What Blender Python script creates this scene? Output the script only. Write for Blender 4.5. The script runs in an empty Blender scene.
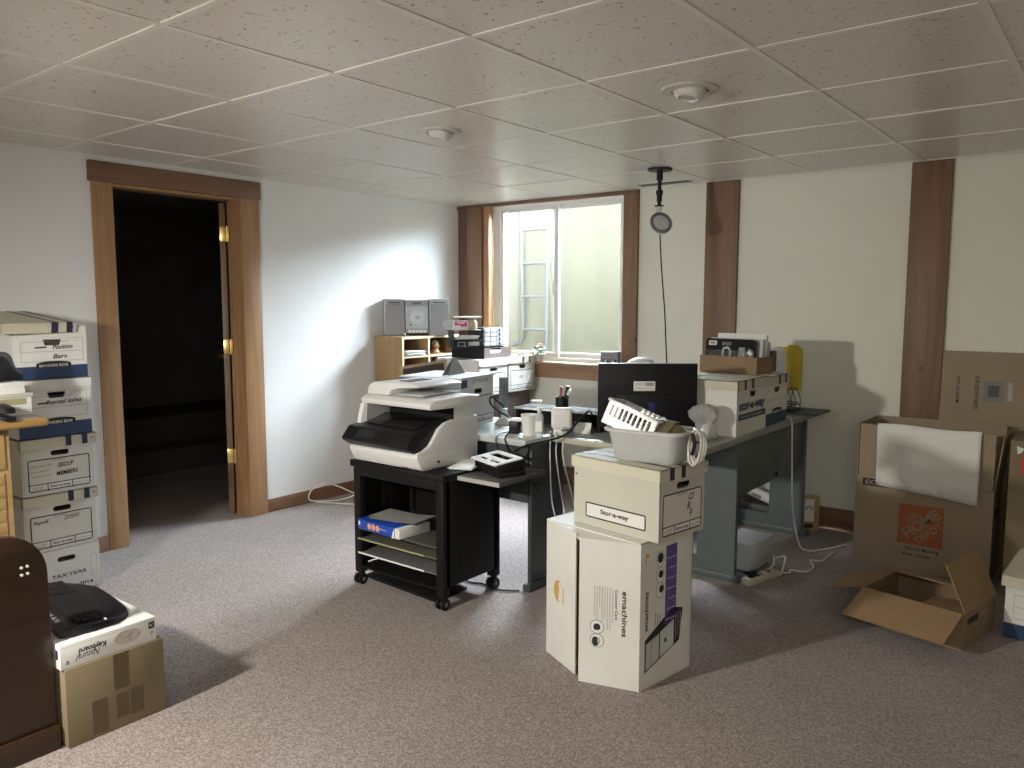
import bpy, bmesh, math, random
from mathutils import Vector, Matrix
random.seed(7)
S = bpy.context.scene
COL = S.collection
PI = math.pi
V = Vector

# ------------------------------------------------------------------ materials
_M = {}
def _new(name):
    m = bpy.data.materials.new(name); m.use_nodes = True
    nt = m.node_tree
    return m, nt, nt.nodes['Principled BSDF']

def mat(name, col, rough=0.6, metal=0.0, var=0.06, scale=14.0, bump=0.0, bscale=60.0, spec=0.5, trans=0.0, stretch=None, alpha=1.0):
    """plain surface with a little procedural unevenness"""
    if name in _M: return _M[name]
    m, nt, b = _new(name)
    N, L = nt.nodes, nt.links
    tc = N.new('ShaderNodeTexCoord')
    src = tc.outputs['Object']
    if stretch:
        mp = N.new('ShaderNodeMapping'); mp.inputs['Scale'].default_value = stretch
        L.new(src, mp.inputs['Vector']); src = mp.outputs['Vector']
    nz = N.new('ShaderNodeTexNoise'); nz.inputs['Scale'].default_value = scale; nz.inputs['Detail'].default_value = 4
    L.new(src, nz.inputs['Vector'])
    rp = N.new('ShaderNodeValToRGB')
    lo = [max(0, c * (1 - var)) for c in col]; hi = [min(1, c * (1 + var)) for c in col]
    rp.color_ramp.elements[0].position = .3; rp.color_ramp.elements[1].position = .7
    rp.color_ramp.elements[0].color = (*lo, 1); rp.color_ramp.elements[1].color = (*hi, 1)
    L.new(nz.outputs['Fac'], rp.inputs['Fac']); L.new(rp.outputs['Color'], b.inputs['Base Color'])
    b.inputs['Roughness'].default_value = rough; b.inputs['Metallic'].default_value = metal
    b.inputs['Specular IOR Level'].default_value = spec
    b.inputs['Transmission Weight'].default_value = trans
    b.inputs['Alpha'].default_value = alpha
    if bump:
        n2 = N.new('ShaderNodeTexNoise'); n2.inputs['Scale'].default_value = bscale; n2.inputs['Detail'].default_value = 5
        L.new(src, n2.inputs['Vector'])
        bp = N.new('ShaderNodeBump'); bp.inputs['Strength'].default_value = bump; bp.inputs['Distance'].default_value = .004
        L.new(n2.outputs['Fac'], bp.inputs['Height']); L.new(bp.outputs['Normal'], b.inputs['Normal'])
    _M[name] = m
    return m

def wood(name, c1, c2, rough=0.45, grain=(1, 1, .08), scale=18, knots=False):
    if name in _M: return _M[name]
    m, nt, b = _new(name)
    N, L = nt.nodes, nt.links
    tc = N.new('ShaderNodeTexCoord'); mp = N.new('ShaderNodeMapping')
    mp.inputs['Scale'].default_value = grain
    L.new(tc.outputs['Object'], mp.inputs['Vector'])
    nz = N.new('ShaderNodeTexNoise'); nz.inputs['Scale'].default_value = scale; nz.inputs['Detail'].default_value = 8
    nz.inputs['Roughness'].default_value = .65; nz.inputs['Distortion'].default_value = .6
    L.new(mp.outputs['Vector'], nz.inputs['Vector'])
    rp = N.new('ShaderNodeValToRGB')
    rp.color_ramp.elements[0].position = .32; rp.color_ramp.elements[1].position = .68
    rp.color_ramp.elements[0].color = (*c1, 1); rp.color_ramp.elements[1].color = (*c2, 1)
    L.new(nz.outputs['Fac'], rp.inputs['Fac'])
    out = rp.outputs['Color']
    if knots:
        vo = N.new('ShaderNodeTexVoronoi'); vo.inputs['Scale'].default_value = 3.3
        mp2 = N.new('ShaderNodeMapping'); mp2.inputs['Scale'].default_value = (1.6, 1.6, 1)
        L.new(tc.outputs['Object'], mp2.inputs['Vector']); L.new(mp2.outputs['Vector'], vo.inputs['Vector'])
        r2 = N.new('ShaderNodeValToRGB'); r2.color_ramp.elements[0].position = .03; r2.color_ramp.elements[1].position = .09
        r2.color_ramp.elements[0].color = (.25, .16, .10, 1); r2.color_ramp.elements[1].color = (1, 1, 1, 1)
        L.new(vo.outputs['Distance'], r2.inputs['Fac'])
        mx = N.new('ShaderNodeMixRGB'); mx.blend_type = 'MULTIPLY'; mx.inputs[0].default_value = .9
        L.new(out, mx.inputs[1]); L.new(r2.outputs['Color'], mx.inputs[2]); out = mx.outputs[0]
    L.new(out, b.inputs['Base Color'])
    b.inputs['Roughness'].default_value = rough
    bp = N.new('ShaderNodeBump'); bp.inputs['Strength'].default_value = .12; bp.inputs['Distance'].default_value = .002
    L.new(nz.outputs['Fac'], bp.inputs['Height']); L.new(bp.outputs['Normal'], b.inputs['Normal'])
    _M[name] = m
    return m

def carpet_material():
    m, nt, b = _new('speckled_carpet')
    N, L = nt.nodes, nt.links
    tc = N.new('ShaderNodeTexCoord')
    n1 = N.new('ShaderNodeTexVoronoi'); n1.inputs['Scale'].default_value = 210
    n1b = N.new('ShaderNodeTexNoise'); n1b.inputs['Scale'].default_value = 110; n1b.inputs['Detail'].default_value = 5; n1b.inputs['Roughness'].default_value = .75
    n2 = N.new('ShaderNodeTexNoise'); n2.inputs['Scale'].default_value = 1.3; n2.inputs['Detail'].default_value = 3
    n3 = N.new('ShaderNodeTexNoise'); n3.inputs['Scale'].default_value = 420; n3.inputs['Detail'].default_value = 2
    for n in (n1, n1b, n2, n3): L.new(tc.outputs['Object'], n.inputs['Vector'])
    sp = N.new('ShaderNodeSeparateColor'); L.new(n1.outputs['Color'], sp.inputs[0])
    av = N.new('ShaderNodeMath'); av.operation = 'MULTIPLY_ADD'; av.inputs[1].default_value = .42
    L.new(sp.outputs[0], av.inputs[0]); sc_ = N.new('ShaderNodeMath'); sc_.operation = 'MULTIPLY'; sc_.inputs[1].default_value = .58
    L.new(n1b.outputs['Fac'], sc_.inputs[0]); L.new(sc_.outputs[0], av.inputs[2])
    r1 = N.new('ShaderNodeValToRGB'); e = r1.color_ramp.elements
    e[0].position = .24; e[0].color = (.150, .122, .113, 1)
    e[1].position = .76; e[1].color = (.42, .365, .345, 1)
    k = e.new(.5); k.color = (.270, .228, .215, 1)
    L.new(av.outputs[0], r1.inputs['Fac'])
    r2 = N.new('ShaderNodeValToRGB'); r2.color_ramp.elements[0].position = .35; r2.color_ramp.elements[1].position = .65
    r2.color_ramp.elements[0].color = (.88, .88, .88, 1); r2.color_ramp.elements[1].color = (1.06, 1.04, 1.04, 1)
    L.new(n2.outputs['Fac'], r2.inputs['Fac'])
    mx = N.new('ShaderNodeMixRGB'); mx.blend_type = 'MULTIPLY'; mx.inputs[0].default_value = 1
    L.new(r1.outputs['Color'], mx.inputs[1]); L.new(r2.outputs['Color'], mx.inputs[2])
    L.new(mx.outputs[0], b.inputs['Base Color'])
    b.inputs['Roughness'].default_value = .95; b.inputs['Specular IOR Level'].default_value = .15
    b.inputs['Sheen Weight'].default_value = .15
    bp = N.new('ShaderNodeBump'); bp.inputs['Strength'].default_value = .45; bp.inputs['Distance'].default_value = .004
    L.new(n3.outputs['Fac'], bp.inputs['Height']); L.new(bp.outputs['Normal'], b.inputs['Normal'])
    return m

def tile_material():
    m, nt, b = _new('pitted_ceiling_tile')
    N, L = nt.nodes, nt.links
    tc = N.new('ShaderNodeTexCoord')
    n1 = N.new('ShaderNodeTexNoise'); n1.inputs['Scale'].default_value = 62; n1.inputs['Detail'].default_value = 3
    n2 = N.new('ShaderNodeTexNoise'); n2.inputs['Scale'].default_value = 1.1; n2.inputs['Detail'].default_value = 2
    n3 = N.new('ShaderNodeTexNoise'); n3.inputs['Scale'].default_value = 150; n3.inputs['Detail'].default_value = 3
    for n in (n1, n2, n3): L.new(tc.outputs['Object'], n.inputs['Vector'])
    r1 = N.new('ShaderNodeValToRGB'); e = r1.color_ramp.elements
    e[0].position = .29; e[0].color = (.26, .235, .21, 1)
    e[1].position = .37; e[1].color = (.76, .735, .69, 1)
    L.new(n1.outputs['Fac'], r1.inputs['Fac'])
    r2 = N.new('ShaderNodeValToRGB'); r2.color_ramp.elements[0].color = (.93, .92, .90, 1); r2.color_ramp.elements[1].color = (1.03, 1.03, 1.03, 1)
    L.new(n2.outputs['Fac'], r2.inputs['Fac'])
    mx = N.new('ShaderNodeMixRGB'); mx.blend_type = 'MULTIPLY'; mx.inputs[0].default_value = 1
    L.new(r1.outputs['Color'], mx.inputs[1]); L.new(r2.outputs['Color'], mx.inputs[2])
    L.new(mx.outputs[0], b.inputs['Base Color'])
    b.inputs['Roughness'].default_value = .34; b.inputs['Specular IOR Level'].default_value = .6
    bp = N.new('ShaderNodeBump'); bp.inputs['Strength'].default_value = .12; bp.inputs['Distance'].default_value = .0015
    L.new(n3.outputs['Fac'], bp.inputs['Height']); L.new(bp.outputs['Normal'], b.inputs['Normal'])
    return m

def glass_material():
    m = bpy.data.materials.new('window_glass'); m.use_nodes = True
    nt = m.node_tree; N, L = nt.nodes, nt.links
    for n in list(N): N.remove(n)
    o = N.new('ShaderNodeOutputMaterial'); t = N.new('ShaderNodeBsdfTransparent'); g = N.new('ShaderNodeBsdfGlossy')
    g.inputs['Roughness'].default_value = .03
    t.inputs['Color'].default_value = (.97, .98, .97, 1)
    fr = N.new('ShaderNodeFresnel'); fr.inputs['IOR'].default_value = 1.45
    mx = N.new('ShaderNodeMixShader')
    L.new(fr.outputs[0], mx.inputs[0]); L.new(t.outputs[0], mx.inputs[1]); L.new(g.outputs[0], mx.inputs[2]); L.new(mx.outputs[0], o.inputs[0])
    return m

CARPET = carpet_material(); TILE = tile_material(); GLASS = glass_material()
TBAR = mat('ceiling_bar_white', (.82, .80, .76), .35, var=.03)
WALLW = mat('painted_wall_white', (.80, .81, .81), .75, var=.02, scale=3, bump=.12, bscale=180)
WALLC = mat('painted_wall_cream', (.785, .785, .70), .75, var=.02, scale=3, bump=.12, bscale=180)
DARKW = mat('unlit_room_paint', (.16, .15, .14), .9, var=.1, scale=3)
CASING = wood('oak_casing', (.29, .160, .078), (.41, .245, .125), .42, (1, 1, .06), 26)
CASEH = wood('walnut_header', (.15, .080, .045), (.215, .118, .068), .45, (1, .06, 1), 26)
BASEW = wood('stained_baseboard', (.17, .088, .050), (.25, .135, .080), .45, (.06, .06, 1), 26)
POSTW = wood('brown_pine_board', (.145, .078, .046), (.235, .135, .082), .5, (1, 1, .05), 22, knots=True)
JAMB1 = wood('jamb_dark', (.11, .060, .037), (.165, .092, .058), .5, (1, 1, .05), 22)
JAMB2 = wood('jamb_orange', (.30, .145, .065), (.40, .205, .095), .45, (1, 1, .05), 22)
PINE = wood('sill_pine', (.27, .155, .085), (.38, .23, .13), .5, (.06, 1, 1), 22, knots=True)
VINYL = mat('window_vinyl', (.86, .86, .85), .35, var=.01)
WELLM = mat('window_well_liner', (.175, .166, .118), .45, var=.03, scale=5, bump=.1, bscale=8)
LADM = mat('ladder_plastic', (.17, .172, .175), .4, var=.03)
BRASS = mat('brass', (.80, .58, .22), .28, 1.0, var=.06)
BLACK = mat('black_plastic', (.009, .009, .010), .42, var=.2, spec=.3)
BLACKM = mat('matte_black', (.010, .010, .011), .7, var=.2, spec=.2)
CARTM = mat('black_ash_laminate', (.009, .0085, .0085), .55, var=.3, scale=40, stretch=(1, 1, .1), spec=.2)
GLOSSB = mat('gloss_black', (.010, .011, .013), .14, var=.1)
SCREEN = mat('dark_screen', (.02, .021, .024), .08, var=.05)
PRNW = mat('printer_white', (.74, .745, .74), .38, var=.012)
PRNG = mat('printer_grey', (.52, .53, .53), .45, var=.02)
WHITEP = mat('white_plastic', (.78, .78, .76), .35, var=.02)
CORDW = mat('white_cord', (.72, .71, .67), .5, var=.03)
PAPER = mat('white_paper', (.80, .80, .78), .8, var=.02)
CARD = mat('brown_cardboard', (.255, .175, .100), .82, var=.06, scale=10, bump=.08, bscale=120)
CARD2 = mat('tan_cardboard', (.215, .170, .100), .82, var=.05, scale=10, bump=.08, bscale=120)
CARDIN = mat('cardboard_inside', (.29, .19, .10), .85, var=.05, scale=10)
CARDG = mat('greyish_cardboard', (.335, .265, .185), .85, var=.06, scale=6, bump=.08, bscale=120)
TAPE = mat('brown_tape', (.115, .08, .043), .35, var=.12, scale=50)
BOXW = mat('white_boxboard', (.76, .76, .74), .68, var=.025, scale=6)
BOXC = mat('cream_boxboard', (.55, .54, .465), .68, var=.03, scale=6)
BOXL = mat('cream_lid_board', (.61, .585, .475), .68, var=.03, scale=6)
BOXN = mat('off_white_boxboard', (.70, .70, .655), .68, var=.03, scale=6)
BOXS = mat('scuffed_white_boxboard', (.71, .70, .655), .62, var=.06, scale=5)
NAVY = mat('navy_print', (.028, .055, .135), .55, var=.05)
NAVYD = mat('dark_navy_print', (.022, .024, .06), .55, var=.05)
INK = mat('black_ink', (.018, .018, .02), .7, var=.05)
INKG = mat('grey_ink', (.22, .22, .22), .7, var=.05)
INKL = mat('pale_ink', (.42, .42, .41), .7, var=.05)
WINK = mat('white_print', (.82, .82, .80), .6, var=.02)
GOLD = mat('orange_gold_print', (.60, .35, .07), .5, var=.15, scale=60)
PURP = mat('purple_print', (.10, .085, .28), .5, var=.25, scale=40)
PURL = mat('lilac_print', (.30, .29, .52), .5, var=.1)
ORNG = mat('orange_print', (.36, .105, .04), .7, var=.08)
DESKT = mat('light_laminate_top', (.52, .555, .55), .3, var=.03)
DESKE = mat('beige_edge_band', (.50, .49, .37), .5, var=.04)
DESKG = mat('blue_grey_steel', (.105, .128, .130), .42, var=.06)
DESKSH = mat('shaded_grey_steel', (.050, .060, .062), .45, var=.06)  # darker copy of the desk steel, shade on the panels put into the colour
DESKTG = mat('grey_laminate_top', (.27, .28, .275), .35, var=.04)
OAK = wood('golden_oak', (.28, .155, .052), (.40, .235, .088), .35, (1, .06, 1), 30)
OAKD = wood('oak_body', (.34, .215, .085), (.44, .285, .12), .45, (1, .06, 1), 30)
OAKT = mat('worn_desk_top', (.36, .31, .26), .35, var=.08)
TANW = wood('tan_shelf_board', (.30, .19, .085), (.40, .27, .13), .5, (1, 1, .06), 26)
TANE = mat('pale_edge_banding', (.66, .54, .36), .5, var=.03)
MAHOG = wood('dark_mahogany', (.028, .013, .006), (.052, .024, .011), .34, (1, .05, 1), 24)
SILVER = mat('silver_plastic', (.40, .40, .42), .35, .55, var=.03)
SILVL = mat('light_silver', (.50, .54, .60), .3, .35, var=.03)
SILVD = mat('speaker_cloth', (.27, .265, .275), .7, var=.05, scale=200)
CLEAR = mat('clear_drawer_plastic', (.55, .56, .56), .2, var=.1, alpha=.75)
UMBER = mat('dark_brown_plastic', (.075, .055, .05), .45, var=.1)
PINK = mat('magenta_print', (.55, .05, .17), .5, var=.08)
OLIVE = mat('olive_print', (.34, .32, .18), .6, var=.08)
YELL = mat('yellow_folder', (.72, .55, .05), .55, var=.05)
GREYM = mat('grey_steel_plate', (.20, .21, .22), .42, .3, var=.05)
GREYL = mat('mid_grey_board', (.42, .40, .38), .6, var=.06)
GREYD = mat('charcoal_board', (.075, .08, .08), .6, var=.08)
BASK = mat('white_basket_plastic', (.57, .58, .58), .3, var=.02)
BASKT = mat('cloudy_basket_plastic', (.58, .60, .605), .28, var=.04, alpha=.88)
BAGM = mat('thin_plastic_bag', (.50, .50, .495), .25, var=.08, alpha=.6)
KHAKI = mat('khaki_leather', (.24, .185, .10), .55, var=.1)
BLUE = mat('bright_blue_wrap', (.012, .065, .42), .38, var=.1)
SALM = mat('salmon_print', (.75, .33, .22), .5, var=.05)
RED = mat('red_print', (.50, .04, .03), .5, var=.05)
LEAF = mat('leaf_green', (.06, .13, .05), .6, var=.3, scale=60)
PETAL = mat('rose_petal', (.55, .10, .12), .6, var=.2, scale=60)
POTM = mat('pale_pot', (.55, .52, .45), .6, var=.08)
CHROME = mat('chrome', (.62, .62, .62), .18, 1.0, var=.03)
LENS = mat('frosted_lens', (.56, .57, .59), .25, var=.04)
CLIP = mat('clear_cable_sleeve', (.62, .60, .55), .2, var=.06, alpha=.8)
SKINP = mat('printed_hands_picture', (.50, .42, .38), .6, var=.35, scale=55)
COVER = mat('printed_disc_cover', (.045, .055, .055), .3, var=.7, scale=28)

# ------------------------------------------------------------------ mesh builder
class Frame:
    """a flat face to print on: origin, right, up"""
    def __init__(s, o, r, u):
        s.o = V(o); s.r = V(r).normalized(); s.u = V(u).normalized(); s.n = s.r.cross(s.u)
    def p(s, x, y, off=0.0): return s.o + s.r * x + s.u * y + s.n * off

class MB:
    def __init__(s): s.bm = bmesh.new(); s.mats = []
    def mi(s, m):
        if m not in s.mats: s.mats.append(m)
        return s.mats.index(m)
    def merge(s, tb, m, mx=None):
        i = s.mi(m); mp = {}
        for v in tb.verts: mp[v] = s.bm.verts.new(mx @ v.co if mx else v.co)
        for f in tb.faces:
            try:
                nf = s.bm.faces.new([mp[v] for v in f.verts]); nf.material_index = i; nf.smooth = True
            except ValueError: pass
        tb.free()
    def poly(s, pts, m):
        f = s.bm.faces.new([s.bm.verts.new(V(p)) for p in pts]); f.material_index = s.mi(m); return f
    def box(s, x0, x1, y0, y1, z0, z1, m, bev=0.0, mx=None, seg=2):
        tb = bmesh.new(); bmesh.ops.create_cube(tb, size=1)
        for v in tb.verts: v.co = V(((x0 + x1) / 2 + v.co.x * (x1 - x0), (y0 + y1) / 2 + v.co.y * (y1 - y0), (z0 + z1) / 2 + v.co.z * (z1 - z0)))
        if bev: bmesh.ops.bevel(tb, geom=list(tb.edges), offset=bev, segments=seg, affect='EDGES', profile=.5)
        s.merge(tb, m, mx)
    def loft(s, rings, m, cap=True, closed=True):
        """rings of equal length joined in order"""
        i = s.mi(m); R = [[s.bm.verts.new(V(p)) for p in r] for r in rings]; n = len(R[0])
        for a, b in zip(R, R[1:]):
            for k in range(n if closed else n - 1):
                f = s.bm.faces.new((a[k], a[(k + 1) % n], b[(k + 1) % n], b[k])); f.material_index = i; f.smooth = True
        if cap and closed:
            for r, rev in ((R[0], True), (R[-1], False)):
                f = s.bm.faces.new(list(reversed(r)) if rev else r); f.material_index = i
    def lathe(s, prof, m, c=(0, 0, 0), seg=24, mx=None):
        rings = []
        for r, z in prof:
            ring = [V((c[0] + max(r, 1e-4) * math.cos(2 * PI * k / seg), c[1] + max(r, 1e-4) * math.sin(2 * PI * k / seg), c[2] + z)) for k in range(seg)]
            if mx: ring = [mx @ p for p in ring]
            rings.append(ring)
        s.loft(rings, m)
    def cyl(s, a, b, r, m, seg=16, r2=None):
        a, b = V(a), V(b); d = (b - a).normalized()
        t = V((0, 0, 1)) if abs(d.z) < .9 else V((1, 0, 0)); u = d.cross(t).normalized(); w = d.cross(u)
        rr = [[p + (u * math.cos(2 * PI * k / seg) - w * math.sin(2 * PI * k / seg)) * q for k in range(seg)] for p, q in ((a, r), (b, r if r2 is None else r2))]
        s.loft(rr, m)
    def tube(s, pts, r, m, seg=8, smooth=4):
        pts = [V(p) for p in pts]
        if smooth and len(pts) > 2:
            q = []
            P = [pts[0]] + pts + [pts[-1]]
            for i in range(1, len(P) - 2):
                for k in range(smooth):
                    t = k / smooth; a, b, c, d = P[i - 1], P[i], P[i + 1], P[i + 2]
                    q.append(.5 * ((2 * b) + (c - a) * t + (2 * a - 5 * b + 4 * c - d) * t * t + (3 * b - a - 3 * c + d) * t ** 3))
            q.append(pts[-1]); pts = q
        rings = []; u = None
        for i, p in enumerate(pts):
            d = (pts[min(i + 1, len(pts) - 1)] - pts[max(i - 1, 0)])
            if d.length < 1e-6: d = V((0, 0, 1))
            d.normalize()
            if u is None:
                t = V((0, 0, 1)) if abs(d.z) < .9 else V((1, 0, 0)); u = d.cross(t).normalized()
            u = (u - d * u.dot(d)).normalized(); w = d.cross(u)
            rings.append([p + (u * math.cos(2 * PI * k / seg) + w * math.sin(2 * PI * k / seg)) * r for k in range(seg)])
        s.loft(rings, m)
    def prism(s, prof, x0, x1, m, bev=0.0, mx=None):
        """profile in (y,z) extruded along x"""
        tb = bmesh.new()
        a = [tb.verts.new((x0, y, z)) for y, z in prof]; b = [tb.verts.new((x1, y, z)) for y, z in prof]; n = len(prof)
        tb.faces.new(list(reversed(a))); tb.faces.new(b)
        for k in range(n): tb.faces.new((a[k], a[(k + 1) % n], b[(k + 1) % n], b[k]))
        bmesh.ops.recalc_face_normals(tb, faces=tb.faces)
        if bev: bmesh.ops.bevel(tb, geom=list(tb.edges), offset=bev, segments=2, affect='EDGES', profile=.5)
        s.merge(tb, m, mx)
    def plate(s, F, outer, holes, th, m, back=True):
        """flat plate with holes; its face lies in F, its thickness behind"""
        tb = bmesh.new(); es = []; loops = [outer] + list(holes)
        for lp in loops:
            vs = [tb.verts.new((x, y, 0)) for x, y in lp]
            for k in range(len(vs)): es.append(tb.edges.new((vs[k], vs[(k + 1) % len(vs)])))
        bmesh.ops.triangle_fill(tb, use_beauty=True, use_dissolve=False, edges=es, normal=(0, 0, 1))
        front = [(V(v.co), v) for v in tb.verts]
        fl = [[v.co.to_tuple() for v in f.verts] for f in tb.faces]
        tb.free()
        i = s.mi(m)
        for off, flip in ((0, False), (-th, True)):
            mp = {}
            for f in fl:
                vs = []
                for c in f:
                    if c not in mp: mp[c] = s.bm.verts.new(F.p(c[0], c[1], off))
                    vs.append(mp[c])
                nrm = (V(f[1]) - V(f[0])).cross(V(f[2]) - V(f[0])).z
                if (nrm < 0) != flip: vs.reverse()
                try:
                    nf = s.bm.faces.new(vs); nf.material_index = i
                except ValueError: pass
        for lp in loops:
            n = len(lp); fr = [s.bm.verts.new(F.p(x, y, 0)) for x, y in lp]; bk = [s.bm.verts.new(F.p(x, y, -th)) for x, y in lp]
            for k in range(n):
                nf = s.bm.faces.new((fr[k], bk[k], bk[(k + 1) % n], fr[(k + 1) % n])); nf.material_index = i
    # prints on a face
    def drect(s, F, x0, y0, x1, y1, m, off=.0009): s.poly([F.p(x0, y0, off), F.p(x1, y0, off), F.p(x1, y1, off), F.p(x0, y1, off)], m)
    def dpoly(s, F, pts, m, off=.0009): s.poly([F.p(x, y, off) for x, y in pts], m)
    def dline(s, F, pts, w, m, off=.0010):
        for (x0, y0), (x1, y1) in zip(pts, pts[1:]):
            d = V((x1 - x0, y1 - y0)); L = d.length
            if L < 1e-6: continue
            d /= L; nx, ny = -d.y * w / 2, d.x * w / 2; ex, ey = d.x * w * .4, d.y * w * .4
            s.poly([F.p(x0 - ex + nx, y0 - ey + ny, off), F.p(x0 - ex - nx, y0 - ey - ny, off), F.p(x1 + ex - nx, y1 + ey - ny, off), F.p(x1 + ex + nx, y1 + ey + ny, off)], m)
    def dring(s, F, x0, y0, x1, y1, rad, w, m, off=.0010):
        o = rrect(x0, y0, x1, y1, rad); q = rrect(x0 + w, y0 + w, x1 - w, y1 - w, max(rad - w, .0008)); n = len(o)
        for k in range(n):
            j = (k + 1) % n
            s.poly([F.p(*o[k], off), F.p(*o[j], off), F.p(*q[j], off), F.p(*q[k], off)], m)
    def ddisc(s, F, cx, cy, rx, ry, m, off=.0011, n=24): s.poly([F.p(cx + rx * math.cos(2 * PI * k / n), cy + ry * math.sin(2 * PI * k / n), off) for k in range(n)], m)
    def text(s, F, txt, cx, cy, w, h, m, off=.0014, bold=0.0, shear=0.0, rot=0.0):
        """printed lettering scaled to w x h, centred on (cx,cy) of the face"""
        cu = bpy.data.curves.new('lettering', 'FONT'); cu.body = txt; cu.align_x = 'CENTER'; cu.offset = bold; cu.shear = shear; cu.resolution_u = 3
        ob = bpy.data.objects.new('lettering', cu); me = bpy.data.meshes.new_from_object(ob)
        xs = [v.co.x for v in me.vertices]; ys = [v.co.y for v in me.vertices]
        if xs:
            x0, x1, y0, y1 = min(xs), max(xs), min(ys), max(ys)
            sx = w / max(x1 - x0, 1e-4); sy = h / max(y1 - y0, 1e-4); c, q = math.cos(rot), math.sin(rot)
            i = s.mi(m); vs = []
            for v in me.vertices:
                a = (v.co.x - (x0 + x1) / 2) * sx; b = (v.co.y - (y0 + y1) / 2) * sy
                vs.append(s.bm.verts.new(F.p(cx + a * c - b * q, cy + a * q + b * c, off)))
            for p in me.polygons:
                try:
                    f = s.bm.faces.new([vs[k] for k in p.vertices]); f.material_index = i
                except ValueError: pass
        bpy.data.objects.remove(ob); bpy.data.curves.remove(cu); bpy.data.meshes.remove(me)
    def build(s, name, parent=None, angle=35):
        me = bpy.data.meshes.new(name); s.bm.to_mesh(me); s.bm.free()
        for m in s.mats: me.materials.append(m)
        me.set_sharp_from_angle(angle=math.radians(angle))
        o = bpy.data.objects.new(name, me); COL.objects.link(o)
        if parent: o.parent = parent
        return o

def rrect(x0, y0, x1, y1, r, n=5):
    pts = []
    for cx, cy, a0 in ((x1 - r, y0 + r, -PI / 2), (x1 - r, y1 - r, 0), (x0 + r, y1 - r, PI / 2), (x0 + r, y0 + r, PI)):
        for k in range(n): a = a0 + PI / 2 * k / (n - 1); pts.append((cx + r * math.cos(a), cy + r * math.sin(a)))
    return pts
def rect(x0, y0, x1, y1): return [(x0, y0), (x1, y0), (x1, y1), (x0, y1)]

def tag(o, label, cat, group=None):
    o['label'] = label; o['category'] = cat
    if group: o['group'] = group
    return o
def thing(name, label, cat, loc=(0, 0, 0), rz=0.0, group=None):
    o = bpy.data.objects.new(name, None); COL.objects.link(o); o.empty_display_size = .1
    o.location = loc; o.rotation_euler = (0, 0, math.radians(rz))
    return tag(o, label, cat, group)
def struct(o, label=None):
    o['kind'] = 'structure'
    if label: o['label'] = label
    return o
def lab(o, t): o['label'] = t; return o

# ================================================================== THE SETTING
H = 2.136; XL, YB = -4.39, 4.90; XR, YF = 2.3, -2.4
DY0, DY1, DZ = 2.09, 2.89, 2.0            # doorway in the left wall
WX0, WX1, WZ0, WZ1 = -4.045, -2.845, .915, 2.108   # window in the far wall
WT = .105

mb = MB(); mb.box(-7.0, XR + .1, YF - .1, YB + .02, -.06, 0, CARPET); struct(mb.build('floor'), 'speckled mauve brown carpet')

mb = MB()
mb.box(XL - .2, XR + .2, YF - .2, YB + .2, H + .012, H + .06, mat('plenum_grey', (.03, .03, .03), .9))
GX, GY, GS = -3.415, 1.2137, .6096
for a in range(-7, 7):
    for b in range(-2, 10):
        x0, y0 = GX + GS * b, GY + GS * a
        x1, y1 = min(x0 + GS, XR), min(y0 + GS, YB); x0 = max(x0, XL); y0 = max(y0, YF)
        if x1 - x0 < .03 or y1 - y0 < .03: continue
        g = .001
        z = [H + random.uniform(-.0008, .0010) for _ in range(4)]
        mb.poly([(x0 + g, y0 + g, z[0]), (x0 + g, y1 - g, z[1]), (x1 - g, y1 - g, z[2]), (x1 - g, y0 + g, z[3])], TILE)
struct(mb.build('ceiling'), 'pitted off-white drop ceiling tiles')
mb = MB()
for b in range(-1, 10):
    x = GX + GS * b
    mb.box(x - .011, x + .011, YF, YB, H - .0035, H + .006, TBAR)
for a in range(-6, 7):
    y = GY + GS * a
    if YF < y < YB: mb.box(XL, XR, y - .011, y + .011, H - .0030, H + .006, TBAR)
struct(mb.build('trim_3'), 'thin white ceiling grid bars')

FL = Frame((XL, 0, 0), (0, 1, 0), (0, 0, 1))          # left wall face looks +x
mb = MB(); mb.plate(FL, [(YF, 0), (DY0, 0), (DY0, DZ), (DY1, DZ), (DY1, 0), (YB, 0), (YB, H + .05), (YF, H + .05)], [], WT, WALLW)
struct(mb.build('wall_left'), 'white painted wall with the doorway')
FB = Frame((0, YB, 0), (1, 0, 0), (0, 0, 1))          # far wall looks -y
mb = MB(); mb.plate(FB, [(XL, 0), (XR, 0), (XR, H + .05), (XL, H + .05)], [rect(WX0, WZ0, WX1, WZ1)], .20, WALLC)
struct(mb.build('wall_back'), 'cream painted wall with the window')
mb = MB(); mb.box(XR, XR + .1, YF, YB, 0, H + .05, WALLC); struct(mb.build('wall_right'))
mb = MB(); mb.box(XL - .1, XR + .1, YF - .1, YF, 0, H + .05, WALLC); struct(mb.build('wall_front'))

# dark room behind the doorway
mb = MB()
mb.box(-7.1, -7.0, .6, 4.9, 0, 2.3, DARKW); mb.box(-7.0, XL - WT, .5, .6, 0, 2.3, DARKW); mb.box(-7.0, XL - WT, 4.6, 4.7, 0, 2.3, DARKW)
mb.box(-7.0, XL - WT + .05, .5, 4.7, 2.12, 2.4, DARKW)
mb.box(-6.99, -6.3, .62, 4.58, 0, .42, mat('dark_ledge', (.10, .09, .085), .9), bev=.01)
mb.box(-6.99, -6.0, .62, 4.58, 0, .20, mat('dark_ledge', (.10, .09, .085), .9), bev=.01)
struct(mb.build('wall_hallway'), 'unlit room beyond the doorway')

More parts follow.
